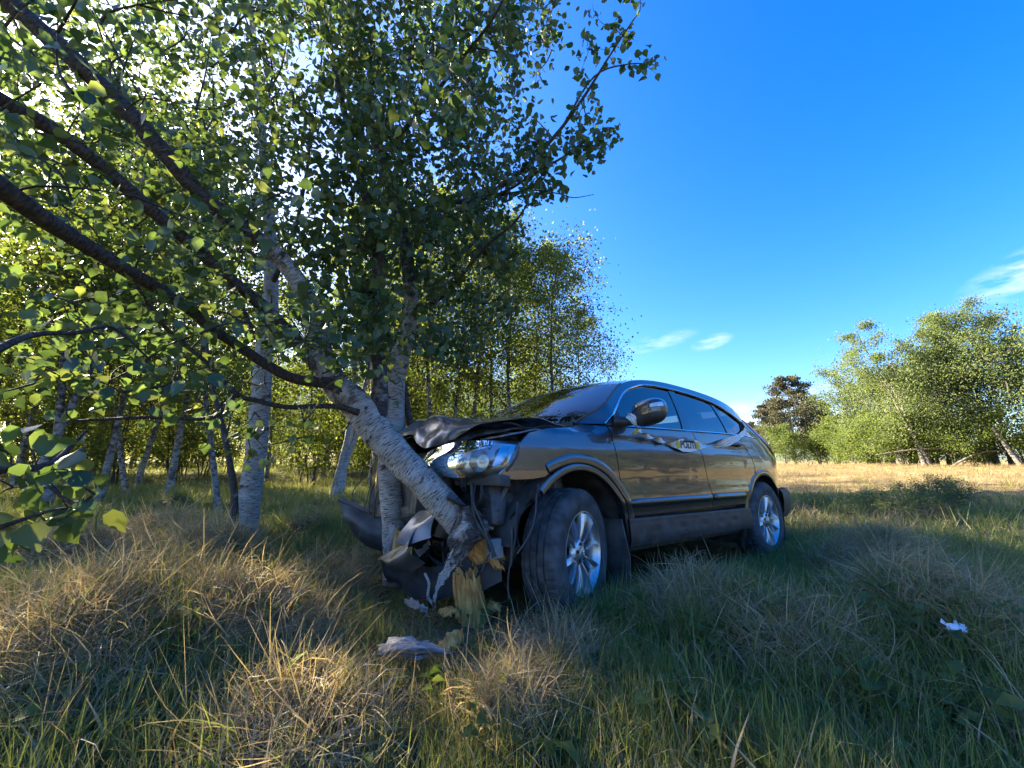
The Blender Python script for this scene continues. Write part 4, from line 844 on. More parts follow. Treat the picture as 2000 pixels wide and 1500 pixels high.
# sill cladding with a row of scallops
def sill():
    xs = np.linspace(.452, 2.235, 120); zs = np.array([.335, .345, .37, .40, .42, .44, .46, .48, .497, .508, .516, .520]); pr = np.array([-.01, .016, .024, .027, .027, .026, .025, .024, .022, .024, .020, -.005]); V = []; F = []
    for x in xs:
        for z, p in zip(zs, pr):
            dent = sum(math.exp(-(((x-c_)/.040)**2+((z-.462)/.012)**2)*1.0)*.005-math.exp(-(((x-c_)/.045)**2+((z-.435)/.02)**2))*.007 for c_ in (.74, 1.07, 1.40, 1.66, 1.90))
            V.append((x, .868+p+dent, z-.022*(x-.45)/1.8))
    k = len(zs)
    for i in range(len(xs)-1):
        for j in range(k-1): F.append((i*k+j, (i+1)*k+j, (i+1)*k+j+1, i*k+j+1))
    F = [f[::-1] for f in F]
    F = [f[::-1] for f in F]
    cm('sill_cladding', V, F, M_CLAD, car, True, 40); cm('sill_cladding', V, F, M_CLAD, car, True, 40, mirror=True)
sill()
ct('sill_pinch', [(.46, .80, .318), (1.3, .81, .312), (2.2, .80, .302)], .016, M_DARK, 6, both=True)
# roof
xs = np.linspace(.726, 2.755, 40); yy = np.linspace(-1, 1, 25); V = []; F = []
ztop = np.interp(xs, topc[:, 0], topc[:, 1])
for x, z0 in zip(xs, ztop):
    yb = float(gs(x, z0)); fr = sst(.726, 1.05, x)*(1-.0*x)
    for s in yy:
        bow = (1-abs(s)**2.2); V.append((x-.09*(1-sst(.726, 1.1, x))*bow+.10*sst(2.3, 2.755, x)*bow, yb*s, z0+.052*bow*(.75+.25*fr)))
k = len(yy)
for i in range(len(xs)-1):
    for j in range(k-1): F.append((i*k+j, (i+1)*k+j, (i+1)*k+j+1, i*k+j+1))
cm('roof', V, F, M_PAINT, car, True, 60)
# windscreen between the pillars
t_ = np.linspace(0, 1, 16); xa = .19+(.726-.19)*t_; za = np.interp(xa, topc[:, 0], topc[:, 1]); V = []; F = []
for x, z in zip(xa, za):
    yb = float(gs(x, z))-.004; tt = (x-.19)/.536
    for s in yy: V.append((x-(.20-.11*tt)*(1-s*s), yb*s, z+(.012+.030*tt)*(1-abs(s)**2.2)))
for i in range(len(xa)-1):
    for j in range(k-1): F.append((i*k+j, (i+1)*k+j, (i+1)*k+j+1, i*k+j+1))
cm('windscreen', V, F, M_WS, car, True, 60)
V2 = [(v[0]-.004, v[1], v[2]+.003) for v in V]; edge = [V2[i*k] for i in range(len(xa))]; ct('windscreen_seal', edge, .009, M_PLASTIC, 5); ct('windscreen_seal', [(a, -b, c_) for a, b, c_ in edge], .009, M_PLASTIC, 5)
ct('cowl', [(v[0]-.01, v[1], v[2]-.012) for v in V[:k]], .022, M_PLASTIC, 6)
for s0, s1 in ((-.15, .75), (.05, -.62)):
    q = [np.array(V[2*k+int((s+1)*12)]) + [-.012, 0, .012] for s in np.linspace(s0, s1, 6)]; ct('wiper', q, .007, M_PLASTIC, 5)
# rear end
V = []; F = []; zs = [.55, .7, .86, .98, 1.08, 1.18, 1.28, 1.37, 1.435]; xq = dict(((z, x) for x, z in XQ)); s_ = np.linspace(-1, 1, 21)
for z in zs:
    yb = float(gs(xq[z], z)); 
    for s in s_: V.append((xq[z]+.24*(1-abs(s)**3.0)**.6*(.6+.4*(z < 1.1)), yb*s, z))
k = len(s_); low = []; hi = []
for i in range(len(zs)-1):
    for j in range(k-1): (hi if (i >= 4 and 3 <= j < k-4) else low).append((i*k+j, (i+1)*k+j, (i+1)*k+j+1, i*k+j+1))
cm('tailgate', V, [f[::-1] for f in low], M_PAINT, car, True, 50); cm('rear_screen', V, [f[::-1] for f in hi], M_PRIV, car, True, 50)
# rear bumper
V = []; F = []; zs = [.36, .42, .52, .60, .64]; of = [-.06, .0, .03, .02, -.03]; path = catmull([(3.045, .872), (3.2, .862), (3.38, .82), (3.52, .70), (3.60, .50), (3.64, .2), (3.645, 0), (3.64, -.2), (3.60, -.5), (3.52, -.70), (3.38, -.82), (3.2, -.862), (3.045, -.872)], 3)
for z, o_ in zip(zs, of):
    for x, y in path: V.append((x+o_*(x-2.6), y*(1+o_*.4), z))
k = len(path)
for i in range(len(zs)-1):
    for j in range(k-1): F.append((i*k+j, i*k+j+1, (i+1)*k+j+1, (i+1)*k+j))
cm('rear_bumper', V, F, M_CLAD, car, True, 50)
for s in (1, -1):   # tail lamp up the rear pillar
    q = [(np.interp(z, [p[1] for p in XQ[2:]], [p[0] for p in XQ[2:]])+.02, s*(float(gs(np.interp(z, [p[1] for p in XQ[2:]], [p[0] for p in XQ[2:]]), z))-.02), z) for z in np.linspace(.95, 1.36, 8)]
    ct('tail_lamp', q, np.array([.02, .04, .045, .045, .042, .04, .036, .02]), simple('tail_lamp_red', (.25, .01, .01), .15, 0, .5), 8)
# floor, inner panels, cabin
def cbox(name, lo, hi, m, parent=car, bev=.02, rot=None, jit=0., seed=0):
    bm = bmesh.new(); bmesh.ops.create_cube(bm, size=1); c_ = (np.array(lo)+hi)/2; d = np.array(hi)-lo; rs_ = np.random.default_rng(seed)
    for v in bm.verts: v.co = Vector([v.co[i]*d[i] for i in range(3)])+Vector(rs_.normal(0, jit, 3) if jit else (0, 0, 0))
    if bev: bmesh.ops.bevel(bm, geom=bm.edges[:], offset=min(bev, min(d)*.4), segments=2, affect='EDGES', profile=.6)
    if rot is not None: bmesh.ops.rotate(bm, verts=bm.verts, cent=(0, 0, 0), matrix=Matrix.Rotation(rot[0], 3, 'X')@Matrix.Rotation(rot[1], 3, 'Y')@Matrix.Rotation(rot[2], 3, 'Z'))
    for v in bm.verts: v.co += Vector(c_)
    V = [tuple(v.co) for v in bm.verts]; F = [tuple(v.index for v in f.verts) for f in bm.faces]; bm.free()
    return cm(name, V, F, m, parent, True, 40)
cbox('floor_pan', (-.35, -.62, .28), (3.3, .62, .36), M_DARK); cbox('floor_side', (.50, -.80, .30), (2.12, .80, .40), M_DARK)
panel('inner_panel', [(.37, 1.09), (.48, .50), (2.15, .50), (2.32, .9), (2.22, 1.13)], -.07, 0, .01, M_PLASTIC, .08)
cbox('dashboard', (.02, -.70, .82), (.42, .70, 1.085), M_PLASTIC, bev=.06); cbox('firewall', (-.06, -.74, .42), (.02, .74, 1.06), M_DARK)
for y in (.36, -.36):
    for x0, nm in ((.85, 'front_seat'), (1.75, 'rear_seat')):
        sb = cbox(nm, (x0, y-.24, .55), (x0+.5, y+.24, .70), M_SEAT, bev=.06); cbox('seat_back', (x0+.42, y-.23, .66), (x0+.57, y+.23, 1.22), M_SEAT, bev=.06, rot=(0, .22, 0)); cbox('headrest', (x0+.53, y-.12, 1.24), (x0+.63, y+.12, 1.42), M_SEAT, bev=.04)
th = np.linspace(0, 2*np.pi, 25); ct('steering_wheel', np.stack([.52+.06*np.sin(th), .36+.19*np.cos(th), .98+.18*np.sin(th)], -1), .016, M_PLASTIC, 6)
# door handles
def handle(x, z):
    xs = np.linspace(-.105, .105, 13); q = np.stack([x+xs, gs(x+xs, z+0*xs)+.004+.030*(1-(xs/.105)**4), z+.004*xs/.1+0*xs], -1)
    ct('door_handle', q, .014*np.array([.9]+[1]*11+[.9]), M_PAINT, 8, both=True)
    V = []; F = [[]]
    th_ = np.linspace(0, 2*np.pi, 20)[:-1]
    for a in th_: xx, zz = x+.075*math.cos(a), z+.034*math.sin(a); V.append((xx, float(gs(xx, zz))+.0015, zz))
    V.append((x, float(gs(x, z))+.0012, z)); cm('handle_cup', V, [(i, (i+1) % 19, 19) for i in range(19)], M_GLOSS, car); cm('handle_cup', V, [(i, (i+1) % 19, 19) for i in range(19)], M_GLOSS, car, mirror=True)
handle(1.26, 1.050); handle(2.178, 1.057)
# door mirror
def mirror_part(name, lo, hi, m, grow=1.0, sx=1.):
    c_ = np.array([.565, 1.03, 1.195]); nu, nv = 28, 18; V = []; F = []
    for i in range(nv+1):
        ph = lo+(hi-lo)*i/nv
        for j in range(nu):
            a = 2*math.pi*j/nu; e = lambda q, p: math.copysign(abs(q)**p, q)
            X, Y, Z_ = e(math.cos(ph), .65)*e(math.cos(a), .75), e(math.cos(ph), .65)*e(math.sin(a), .62), e(math.sin(ph), .72)
            Z2 = Z_*.083*(1-.12*Y*(Y < 0)); x_ = X*(.070 if X > 0 else .095); y_ = Y*.125
            V.append(tuple(c_+grow*np.array([x_-.02*Y, y_, Z2+.012*Y])))
    for i in range(nv):
        for j in range(nu): F.append((i*nu+j, i*nu+(j+1) % nu, (i+1)*nu+(j+1) % nu, (i+1)*nu+j))
    o = cm(name, V, F, m, car, True, 50); cm(name, V, F, m, car, True, 50, mirror=True); return o
mirror_part('mirror_shell', -.16, math.pi/2, M_PAINT); mirror_part('mirror_base', -math.pi/2, -.14, M_PLASTIC, .985)
ct('mirror_arm', [(.42, .845, 1.145), (.46, .90, 1.14), (.53, .96, 1.15)], np.array([.045, .034, .032]), M_PLASTIC, 10, both=True)
ind = []; e_ = lambda q, p: math.copysign(abs(q)**p, q)
for i in range(5):
    for j in range(8):
        ph_, a_ = .05+.30*i/4*(1-.35*(1-j/7)), R(158-62*j/7); X_, Y_, Z_ = e_(math.cos(ph_), .65)*e_(math.cos(a_), .75), e_(math.cos(ph_), .65)*e_(math.sin(a_), .62), e_(math.sin(ph_), .72)
        ind.append(tuple(np.array([.565, 1.03, 1.195])+1.02*np.array([X_*.095-.02*Y_, Y_*.125, Z_*.083+.012*Y_])))
cm('mirror_indicator', ind, [(i*8+j, i*8+j+1, (i+1)*8+j+1, (i+1)*8+j) for i in range(4) for j in range(7)], M_SIDEI, car)
# arch trims and liners
def arch_trim(c_, r0, r1, a0, a1, proud, name, m=M_PAINT, sway=0., mirror=True):
    V = []; F = []; an = np.linspace(R(a0), R(a1), 44); prof = [(0, -.05), (0, .7), (.12, 1), (.75, .8), (1, .1)]; k = len(prof)
    for a in an:
        for p, q in prof:
            r_ = r0+(r1-r0)*p; x, z = c_[0]+r_*math.cos(a), c_[1]+r_*math.sin(a); d = sway*max(0, (math.degrees(a)-75)/60)**2
            V.append((x-d*.25, float(gs(x, z))+proud*q+(-.04 if q < 0 else 0)+d*.35, z-d*.35))
    for i in range(len(an)-1):
        for j in range(k-1): F.append((i*k+j, i*k+j+1, (i+1)*k+j+1, (i+1)*k+j))
    cm(name, V, F, m, car, True, 45)
    if mirror: cm(name, V, F, m, car, True, 45, mirror=True)
arch_trim(FC, .490, .548, -2, 118, .010, 'arch_lip'); arch_trim(FC, .452, .492, 0, 128, .006, 'arch_trim', M_PAINT, .12); arch_trim(RC, .420, .474, -8, 205, .010, 'arch_trim')
def liner(c_, r, a0, a1, name):
    V = []; F = []; an = np.linspace(R(a0), R(a1), 32); ys = [.862, .80, .66, .48]; k = 4
    for i, a in enumerate(an):
        for j, y in enumerate(ys): rr = r+(.008 if i % 4 < 2 else 0)-(.0 if j else .0); V.append((c_[0]+rr*math.cos(a), y, c_[1]+rr*math.sin(a)))
    for i in range(len(an)-1):
        for j in range(3): F.append((i*k+j, i*k+j+1, (i+1)*k+j+1, (i+1)*k+j))
    cm(name, V, F, M_LINER, car, True, 60); cm(name, V, F, M_LINER, car, True, 60, mirror=True)
liner(FC, .468, -8, 172, 'wheel_liner'); liner(RC, .425, -30, 205, 'wheel_liner')
cbox('arch_wall', (-.45, .44, .30), (.5, .47, .95), M_DARK); cbox('arch_wall', (2.2, .44, .30), (3.05, .47, .85), M_DARK)
V = [(.392, .88, .52), (.425, .90, .30), (.415, .90, .13), (.40, .66, .12), (.395, .64, .30), (.385, .64, .52)]; V += [(x-.012, y, z) for x, y, z in V]
cm('mud_flap', V, [(0, 1, 4, 5), (1, 2, 3, 4), (11, 10, 7, 6), (10, 9, 8, 7), (0, 6, 7, 1), (1, 7, 8, 2), (2, 8, 9, 3), (3, 9, 10, 4), (4, 10, 11, 5), (5, 11, 6, 0)], M_LINER, car, True, 40)
# wheels
def wheel(x, side, steer=0., z=.36, cam_=0.):
    w_ = empty('wheel'); w_.parent = car; w_.location = (x, -side*.775, z); w_.rotation_euler = (0, 0, (steer if side > 0 else steer)+(0 if side > 0 else math.pi))
    def lathe(prof, n, name, m, sharp=40, parent=None, mod=None):
        V = []; F = []; k = len(prof)
        for i in range(n):
            a = 2*math.pi*i/n
            for j, (r_, y) in enumerate(prof): rr = r_+(mod(i, j) if mod else 0); V.append((rr*math.cos(a), -y, rr*math.sin(a)))
        for i in range(n):
            for j in range(k-1): F.append((i*k+j, i*k+j+1, ((i+1) % n)*k+j+1, ((i+1) % n)*k+j))
        return obj(name, mesh(name, V, [f[::-1] for f in F], m, True, None, None, sharp), parent or w_)
    tp = [(.222, -.10), (.240, -.108), (.290, -.118), (.325, -.112), (.343, -.100), (.354, -.088), (.355, -.078), (.346, -.076), (.346, -.070), (.358, -.068), (.360, -.040), (.348, -.038), (.348, -.030), (.361, -.028), (.361, .0), (.349, .002), (.349, .010), (.361, .012), (.360, .040), (.347, .042), (.347, .050), (.358, .052), (.357, .076), (.353, .090), (.343, .101), (.325, .112), (.300, .117), (.285, .1185), (.262, .115), (.240, .108), (.228, .104), (.222, .098)]
    def mod(i, j):
        sh = (j in range(3, 7) or j in range(21, 25)); mid = j in range(9, 19)
        if sh and i % 4 == 0: return -.006
        if mid and (i+j//3) % 4 == 0 and j not in (11, 12, 15, 16): return -.006
        return 0
    ty = lathe(tp, 200, 'tyre', M_RUBBER, 30, None, mod)
    ri = lathe([(.205, -.09), (.222, -.10), (.222, -.06), (.205, .02), (.208, .080), (.216, .088), (.222, .096), (.230, .104), (.229, .109), (.224, .109), (.217, .098), (.210, .070), (.190, .0), (.188, -.09)], 72, 'rim', M_ALLOY, 50)
    lathe([(.0, .02), (.165, .02), (.165, .002), (.0, .002)], 40, 'brake_disc', M_DARK, 40)
    lathe([(.190, -.05), (.190, -.052), (.0, -.06)], 32, 'back_plate', M_DARK, 40)
    lathe([(.0, .100), (.026, .100), (.031, .097), (.033, .088), (.062, .082), (.074, .070), (.078, .05), (.0, .04)], 40, 'hub', M_ALLOY, 40)
    for kx in range(10):   # ten twisted blades in five pairs
        a = 2*math.pi*kx/10+(.02 if kx % 2 else -.02)+.10; V = []; F = []; rows = 9
        for i in range(rows):
            t = i/(rows-1); r_ = .058+.156*t; hw = .0085+.0105*t**1.2; aa = a+(-.10 if kx % 2 else .10)*t*.25; yo = .074+.030*math.sin(t*1.9)-.004*t; yo = .076+.022*math.sin(min(1, t*1.25)*1.57)-.006*max(0, t-.8)*5*.5
            cx_, cz_ = math.cos(aa), math.sin(aa); tx, tz = -cz_, cx_
            tw_ = .010*(1 if kx % 2 else -1)*t
            for q, dy in ((-1.15, -.040), (-1, -.006-tw_), (-.82, .0-tw_), (.25, .003), (.85, .0+tw_), (1, -.006+tw_), (1.15, -.040)): V.append((r_*cx_+tx*hw*q, -(yo+dy), r_*cz_+tz*hw*q))
        for i in range(rows-1):
            for j in range(6): F.append((i*7+j, i*7+j+1, (i+1)*7+j+1, (i+1)*7+j))
        obj('spoke', mesh('spoke', V, [f[::-1] for f in F] if True else F, M_ALLOY, True, None, None, 32), w_)
    for kx in range(5):
        a = 2*math.pi*kx/5+.41; V = [(.047*math.cos(a)+.010*math.cos(b), -.0925, .047*math.sin(a)+.010*math.sin(b)) for b in np.linspace(0, 6.283, 11)[:-1]]; V += [(x_, -.0865, z_) for x_, _, z_ in V]
        obj('lug_nut', mesh('lug_nut', V, [tuple(range(10))]+[(i, (i+1) % 10, 10+(i+1) % 10, 10+i) for i in range(10)], M_DARK, False), w_)
    # emblem on the centre cap: a wide H
    V = []; F = []
    for x0, z0, x1, z1, wt, wb in ((-.011, -.011, -.014, .011, .0032, .0032), (.011, -.011, .014, .011, .0032, .0032), (-.011, 0, .011, 0, 0, 0)):
        b = len(V)
        if wt: pts = [(x0-wb, z0), (x0+wb, z0), (x1+wt, z1), (x1-wt, z1)]
        else: pts = [(x0, -.0028), (x1, -.0028), (x1, .0028), (x0, .0028)]
        V += [(p, -.1025-(.0003 if not wt else 0), q) for p, q in pts]+[(p, -.0995, q) for p, q in pts]; F += [(b, b+1, b+2, b+3)]+[(b+i, b+4+i, b+4+(i+1) % 4, b+(i+1) % 4) for i in range(4)]
    obj('emblem', mesh('emblem', V, F, M_CHROME, False), w_)
    return w_
wheel(0, 1, R(17)); wheel(2.62, 1); wheel(0, -1, R(17)); wheel(2.62, -1)
ct('axle', [(0, .70, .36), (0, -.70, .36)], .03, M_DARK, 8); ct('axle', [(2.62, .70, .36), (2.62, -.70, .36)], .04, M_DARK, 8)
ct('strut', [(.02, .60, .40), (.06, .56, .92)], .045, M_DARK, 10); ct('tie_rod', [(-.10, .66, .34), (-.14, .2, .36)], .014, M_STEEL, 6)
# ---- crushed front
def grid_surface(C, n=6):
    C = np.asarray(C, float); a = np.stack([catmull(C[:, j], n) for j in range(C.shape[1])], 1); return np.stack([catmull(a[i], n) for i in range(a.shape[0])], 0)
def sheet(name, C, m, n=6, crump=0., seed=0, thick=.004, parent=car, back=None):
    """bent sheet metal from a grid of control points"""
    G = grid_surface(C, n); h, w_, _ = G.shape; 
    if crump:
        for i in range(h):
            for j in range(w_):
                p = Vector(G[i, j]*9)+Vector((seed*3.1, 0, 0)); G[i, j] += crump*np.array([noise.noise(p), noise.noise(p+Vector((17, 0, 0))), noise.noise(p+Vector((0, 31, 0)))])
    du = np.gradient(G, axis=0); dv = np.gradient(G, axis=1); nn = norm(np.cross(du, dv)); B = G-nn*thick; idx = np.arange(h*w_).reshape(h, w_)
    q = np.stack([idx[:-1, :-1], idx[:-1, 1:], idx[1:, 1:], idx[1:, :-1]], -1).reshape(-1, 4); F = [tuple(f) for f in q[:, ::-1]]+[tuple(f) for f in q+h*w_]
    rim = list(idx[0, :])+list(idx[1:, -1])+list(idx[-1, :-1][::-1])+list(idx[1:-1, 0][::-1])
    for i in range(len(rim)):
        a, b = rim[i], rim[(i+1) % len(rim)]; F.append((a, b, b+h*w_, a+h*w_))
    return cm(name, np.vstack([G.reshape(-1, 3), B.reshape(-1, 3)]), [f[::-1] for f in F], m, parent, True, 38)
HOOD = [[(.02, .775, 1.095), (-.06, .45, 1.125), (-.09, .1, 1.135), (-.07, -.35, 1.125), (.02, -.775, 1.09)],
        [(-.20, .765, 1.128), (-.24, .44, 1.155), (-.27, .1, 1.160), (-.25, -.35, 1.15), (-.2, -.77, 1.08)],
        [(-.38, .72, 1.118), (-.40, .43, 1.145), (-.42, .1, 1.155), (-.4, -.35, 1.14), (-.4, -.75, 1.06)],
        [(-.49, .64, 1.088), (-.52, .40, 1.125), (-.55, .10, 1.190), (-.55, -.25, 1.17), (-.58, -.7, 1.04)],
        [(-.545, .50, 1.05), (-.60, .34, 1.06), (-.62, .12, 1.09), (-.63, -.05, 1.12), (-.7, -.6, 1.02)],
        [(-.57, .43, 1.01), (-.66, .27, .965), (-.66, .13, 1.00), (-.65, -.04, 1.08), (-.72, -.5, .98)]]
sheet('bonnet', HOOD, M_PAINT, 6, .018, 2, .006)
HIN = [[(x+.01, y*.93, z-.055) for x, y, z in row] for row in HOOD[:5]]; sheet('bonnet_frame', HIN, M_DARK, 4, .02, 5, .012)
sheet('bonnet_brace', [[(-.02, .79, 1.062), (-.02, .72, 1.045)], [(-.25, .80, 1.055), (-.25, .70, 1.04)], [(-.40, .76, 1.03), (-.40, .66, 1.02)], [(-.50, .66, 1.0), (-.48, .58, .99)]], M_STEEL, 5, .01, 8, .01)
for k, (p0, p1, r_) in enumerate((((-.0, .755, 1.05), (-.47, .60, 1.035), .012), ((-.05, .74, 1.075), (-.40, .69, 1.085), .006))):
    q = np.linspace(0, 1, 10)[:, None]; ct('bonnet_seal', np.array(p0)+(np.array(p1)-p0)*q+np.array([0, 0, .012])*np.sin(q*9), r_, M_PLASTIC, 6)
def cpx(*q): return tuple(car_l(px(*q)))
# engine bay filling and bodywork behind the bumper
cbox('engine', (-.52, -.55, .45), (-.08, .50, .98), M_DARK, bev=.06, jit=.03, seed=3); cbox('radiator', (-.60, -.55, .45), (-.54, .45, .88), M_DARK, bev=.01, rot=(0, -.12, .08)); cbox('inner_wing', (-.50, .52, .62), (-.02, .72, 1.00), M_DARK, bev=.05, jit=.02)
cbox('inner_wing', (-.62, -.80, .50), (-.02, -.58, 1.00), M_PAINT, bev=.05, jit=.03, seed=4); 
sheet('front_fender', [[(.36, -.89, .5), (.36, -.9, .8), (.35, -.89, 1.0), (.33, -.80, 1.09)], [(.0, -.90, .86), (.0, -.905, .9), (.0, -.89, 1.0), (.0, -.80, 1.08)], [(-.4, -.88, .8), (-.4, -.89, .88), (-.42, -.86, .98), (-.42, -.76, 1.04)], [(-.62, -.80, .75), (-.62, -.82, .85), (-.62, -.78, .93), (-.62, -.70, 1.0)]], M_PAINT, 6, .03, 9)
rs = np.random.default_rng(44)
for k in range(26):     # hoses and looms through the wreckage
    a = np.array([rs.uniform(-.62, -.35), rs.uniform(-.25, .78), rs.uniform(.35, .9)]); b = a+rs.normal(0, [.05, .14, .16]); m1 = (a+b)/2+rs.normal(0, .05, 3)
    ct('hose', catmull([a, m1, b], 5), rs.uniform(.006, .017), [M_PLASTIC, M_DARK, M_GREY, M_LINER][rs.integers(0, 4)], 6)
for k in range(34):     # broken plastic and bent brackets
    a = np.array([rs.uniform(-.66, -.38), rs.uniform(-.2, .80), rs.uniform(.30, .86)]); d = rs.uniform(.02, .07, 3)
    cbox('broken_bracket', a-d*[.4, 1, 1], a+d*[.4, 1, 1], [M_PLASTIC, M_DARK, M_STEEL, M_LINER, M_GREY][rs.choice(5, p=[.35, .3, .1, .15, .1])], bev=.006, rot=tuple(rs.uniform(-.8, .8, 3)), jit=.012, seed=k)
sheet('crash_beam', [[cpx(838, 985, 2.82), cpx(838, 1012, 2.82)], [cpx(800, 988, 2.98), cpx(800, 1014, 2.98)], [cpx(765, 986, 3.16), cpx(765, 1010, 3.16)], [cpx(728, 985, 3.32), cpx(728, 1006, 3.32)]], M_STEEL, 5, .015, 3, .05)
cbox('crash_box', (-.70, .12, .565), (-.56, .24, .70), M_GREY, bev=.01, rot=(0, .1, .15)); cbox('bracket', (-.66, .28, .60), (-.60, .34, .78), M_STEEL, bev=.008, rot=(0, .2, .1)); cbox('cross_member', (-.58, .48, .74), (-.50, .86, .80), M_LINER, bev=.012, rot=(0, .1, -.12))
# washer bottle with ribs
wb = cbox('washer_bottle', (-.53, .60, .53), (-.43, .76, .74), M_GREY, bev=.045, rot=(.1, .15, .1), jit=.01)
for z in (.57, .60, .63): ct('bottle_rib', [(-.535, .61, z), (-.545, .69, z-.01), (-.50, .775, z-.015)], .006, M_GREY, 5, wb if 0 else car)
# fog lamp body and its bracket
cbox('fog_lamp', (-.51, .66, .37), (-.44, .745, .47), M_OFFWHITE, bev=.02, rot=(.1, 0, .3), jit=.006); ct('hose', catmull([(-.50, .66, .45), (-.54, .64, .50), (-.53, .67, .54), (-.48, .70, .52)], 5), .013, M_OFFWHITE, 8)
for k in range(4): ct('fog_lamp_rib', [(-.522, .672+.02*k, .375), (-.522, .675+.02*k, .465)], .004, M_OFFWHITE, 4)
# hanging torn liner and arch strips in front of the wheel
def strip(name, path, wid, m, seed=0, twist=0., thick=.006, crump=.008, parent=car):
    P = np.asarray(path, float); rows = []
    for i, p in enumerate(P):
        t = norm((P[min(i+1, len(P)-1)]-P[max(0, i-1)])[None])[0]; s = np.cross(t, [.62, .78, 0]); s = s/(np.linalg.norm(s)+1e-9) if np.linalg.norm(s) > .2 else np.array([0, 0, 1.]); s = rot_about(s, t, twist*i/len(P)); ww = wid if np.isscalar(wid) else wid[i]; rows.append([p-s*ww/2, p, p+s*ww/2])
    return sheet(name, rows, m, 5, crump, seed, thick, parent)
strip('torn_arch_strip', [(-.36, .93, .745), (-.385, .945, .69), (-.40, .95, .60), (-.44, .94, .50), (-.50, .92, .42)], [.035, .045, .05, .055, .05], M_CLAD, 3, .5)
strip('torn_arch_strip', [(-.44, .86, .66), (-.455, .87, .56), (-.47, .86, .45), (-.48, .85, .36)], [.05, .07, .06, .03], M_LINER, 4, .2)
strip('torn_arch_strip', [(-.455, .83, .52), (-.47, .84, .42), (-.48, .83, .30), (-.475, .82, .20)], [.02, .03, .03, .015], M_GREY, 5, .3)
strip('torn_liner', [(-.50, .60, .80), (-.56, .66, .72), (-.60, .70, .62), (-.56, .75, .50), (-.55, .78, .42)], [.03, .09, .10, .08, .03], M_PLASTIC, 6, .6, .008, .02)
ct('torn_liner_edge', catmull([(-.52, .56, .79), (-.57, .62, .78), (-.60, .68, .70), (-.61, .72, .58), (-.57, .79, .47), (-.55, .81, .40)], 5), .010, M_LINER, 6)
strip('undertray', [(-.45, .75, .30), (-.62, .55, .25), (-.72, .30, .22), (-.80, .05, .25)], [.10, .16, .20, .12], M_PLASTIC, 7, .3, .006, .03)
strip('undertray', [(-.40, .70, .38), (-.52, .62, .33), (-.60, .45, .28)], [.16, .2, .14], M_LINER, 8, .9, .006, .03)
# torn bumper skin: a shiny flap below the broken trunk, a dark corner far out
sheet('bumper_skin', [[(-.70, .50, .58), (-.66, .40, .50), (-.66, .26, .42)], [(-.80, .44, .52), (-.80, .34, .44), (-.80, .20, .38)], [(-.86, .46, .42), (-.90, .34, .36), (-.90, .20, .345)], [(-.80, .52, .36), (-.84, .40, .30), (-.84, .26, .31)]], M_PAINT, 6, .02, 11, .005)
sheet('bumper_skin', [[(-.66, .52, .66), (-.70, .44, .62), (-.74, .36, .60)], [(-.74, .52, .58), (-.80, .42, .53), (-.84, .34, .52)], [(-.76, .54, .48), (-.84, .44, .45), (-.88, .36, .46)]], M_PAINT, 5, .015, 12, .005)
sheet('bumper_corner', [[cpx(661, 979, 3.38), cpx(700, 996, 3.30), cpx(745, 1010, 3.22), cpx(795, 1020, 3.12)], [cpx(672, 1008, 3.30), cpx(708, 1026, 3.20), cpx(748, 1038, 3.14), cpx(795, 1044, 3.08)], [cpx(690, 1040, 3.27), cpx(715, 1054, 3.20), cpx(748, 1062, 3.14), cpx(790, 1068, 3.08)], [cpx(712, 1064, 3.32), cpx(728, 1072, 3.26), cpx(750, 1078, 3.20), cpx(785, 1084, 3.14)]], M_PLASTIC, 6, .012, 13, .005)
sheet('bumper_lip', [[cpx(659, 977, 3.38), cpx(668, 973, 3.42)], [cpx(700, 996, 3.29), cpx(706, 990, 3.33)], [cpx(745, 1010, 3.21), cpx(748, 1003, 3.25)], [cpx(795, 1020, 3.11), cpx(796, 1013, 3.15)]], M_CLAD, 6, .005, 14, .012)
for k in range(7):      # splintered grille bars
    a = np.array(cpx(715+9*k, 925+8*k, 3.28-.02*k)); b = np.array(cpx(700+10*k, 985+11*k, 3.22)); ct('grille_bar', catmull([a, (a+b)/2+rs.normal(0, .04, 3), b], 4), .005, M_PLASTIC, 5)
sheet('grille_panel', [[cpx(742, 905, 3.30), cpx(735, 920, 3.34), cpx(728, 935, 3.38)], [cpx(752, 930, 3.25), cpx(742, 950, 3.28), cpx(722, 962, 3.32)], [cpx(756, 960, 3.22), cpx(742, 975, 3.24), cpx(720, 985, 3.28)]], M_PLASTIC, 5, .03, 15, .008)
# headlamp: clear lens over reflector bowls
LENS = [[(-.435, .868, .957), (-.52, .80, .975), (-.60, .66, .985), (-.655, .50, .975), (-.685, .36, .945), (-.70, .29, .905)],
        [(-.455, .872, .905), (-.545, .815, .915), (-.635, .67, .915), (-.69, .50, .905), (-.715, .36, .89), (-.715, .29, .875)],
        [(-.485, .862, .855), (-.56, .80, .845), (-.645, .66, .835), (-.70, .50, .835), (-.72, .37, .845), (-.715, .30, .85)],
        [(-.505, .845, .825), (-.56, .78, .795), (-.63, .65, .785), (-.685, .50, .795), (-.705, .38, .82), (-.70, .31, .835)]]
hl = sheet('headlamp', [[(x+.085, y-.03, z*.97+.02) for x, y, z in r_] for r_ in LENS], M_REFL, 5, .004, 16, .01)
ln_ = sheet('lens', LENS, M_LENS, 6, .002, 17, .0025)
sheet('lens_rim', [[(-.437, .872, .958), (-.435, .865, .970)], [(-.457, .876, .905), (-.447, .872, .905)], [(-.487, .866, .855), (-.475, .862, .853)], [(-.507, .849, .824), (-.498, .842, .815)]], M_GREY, 5, 0, 18, .008)
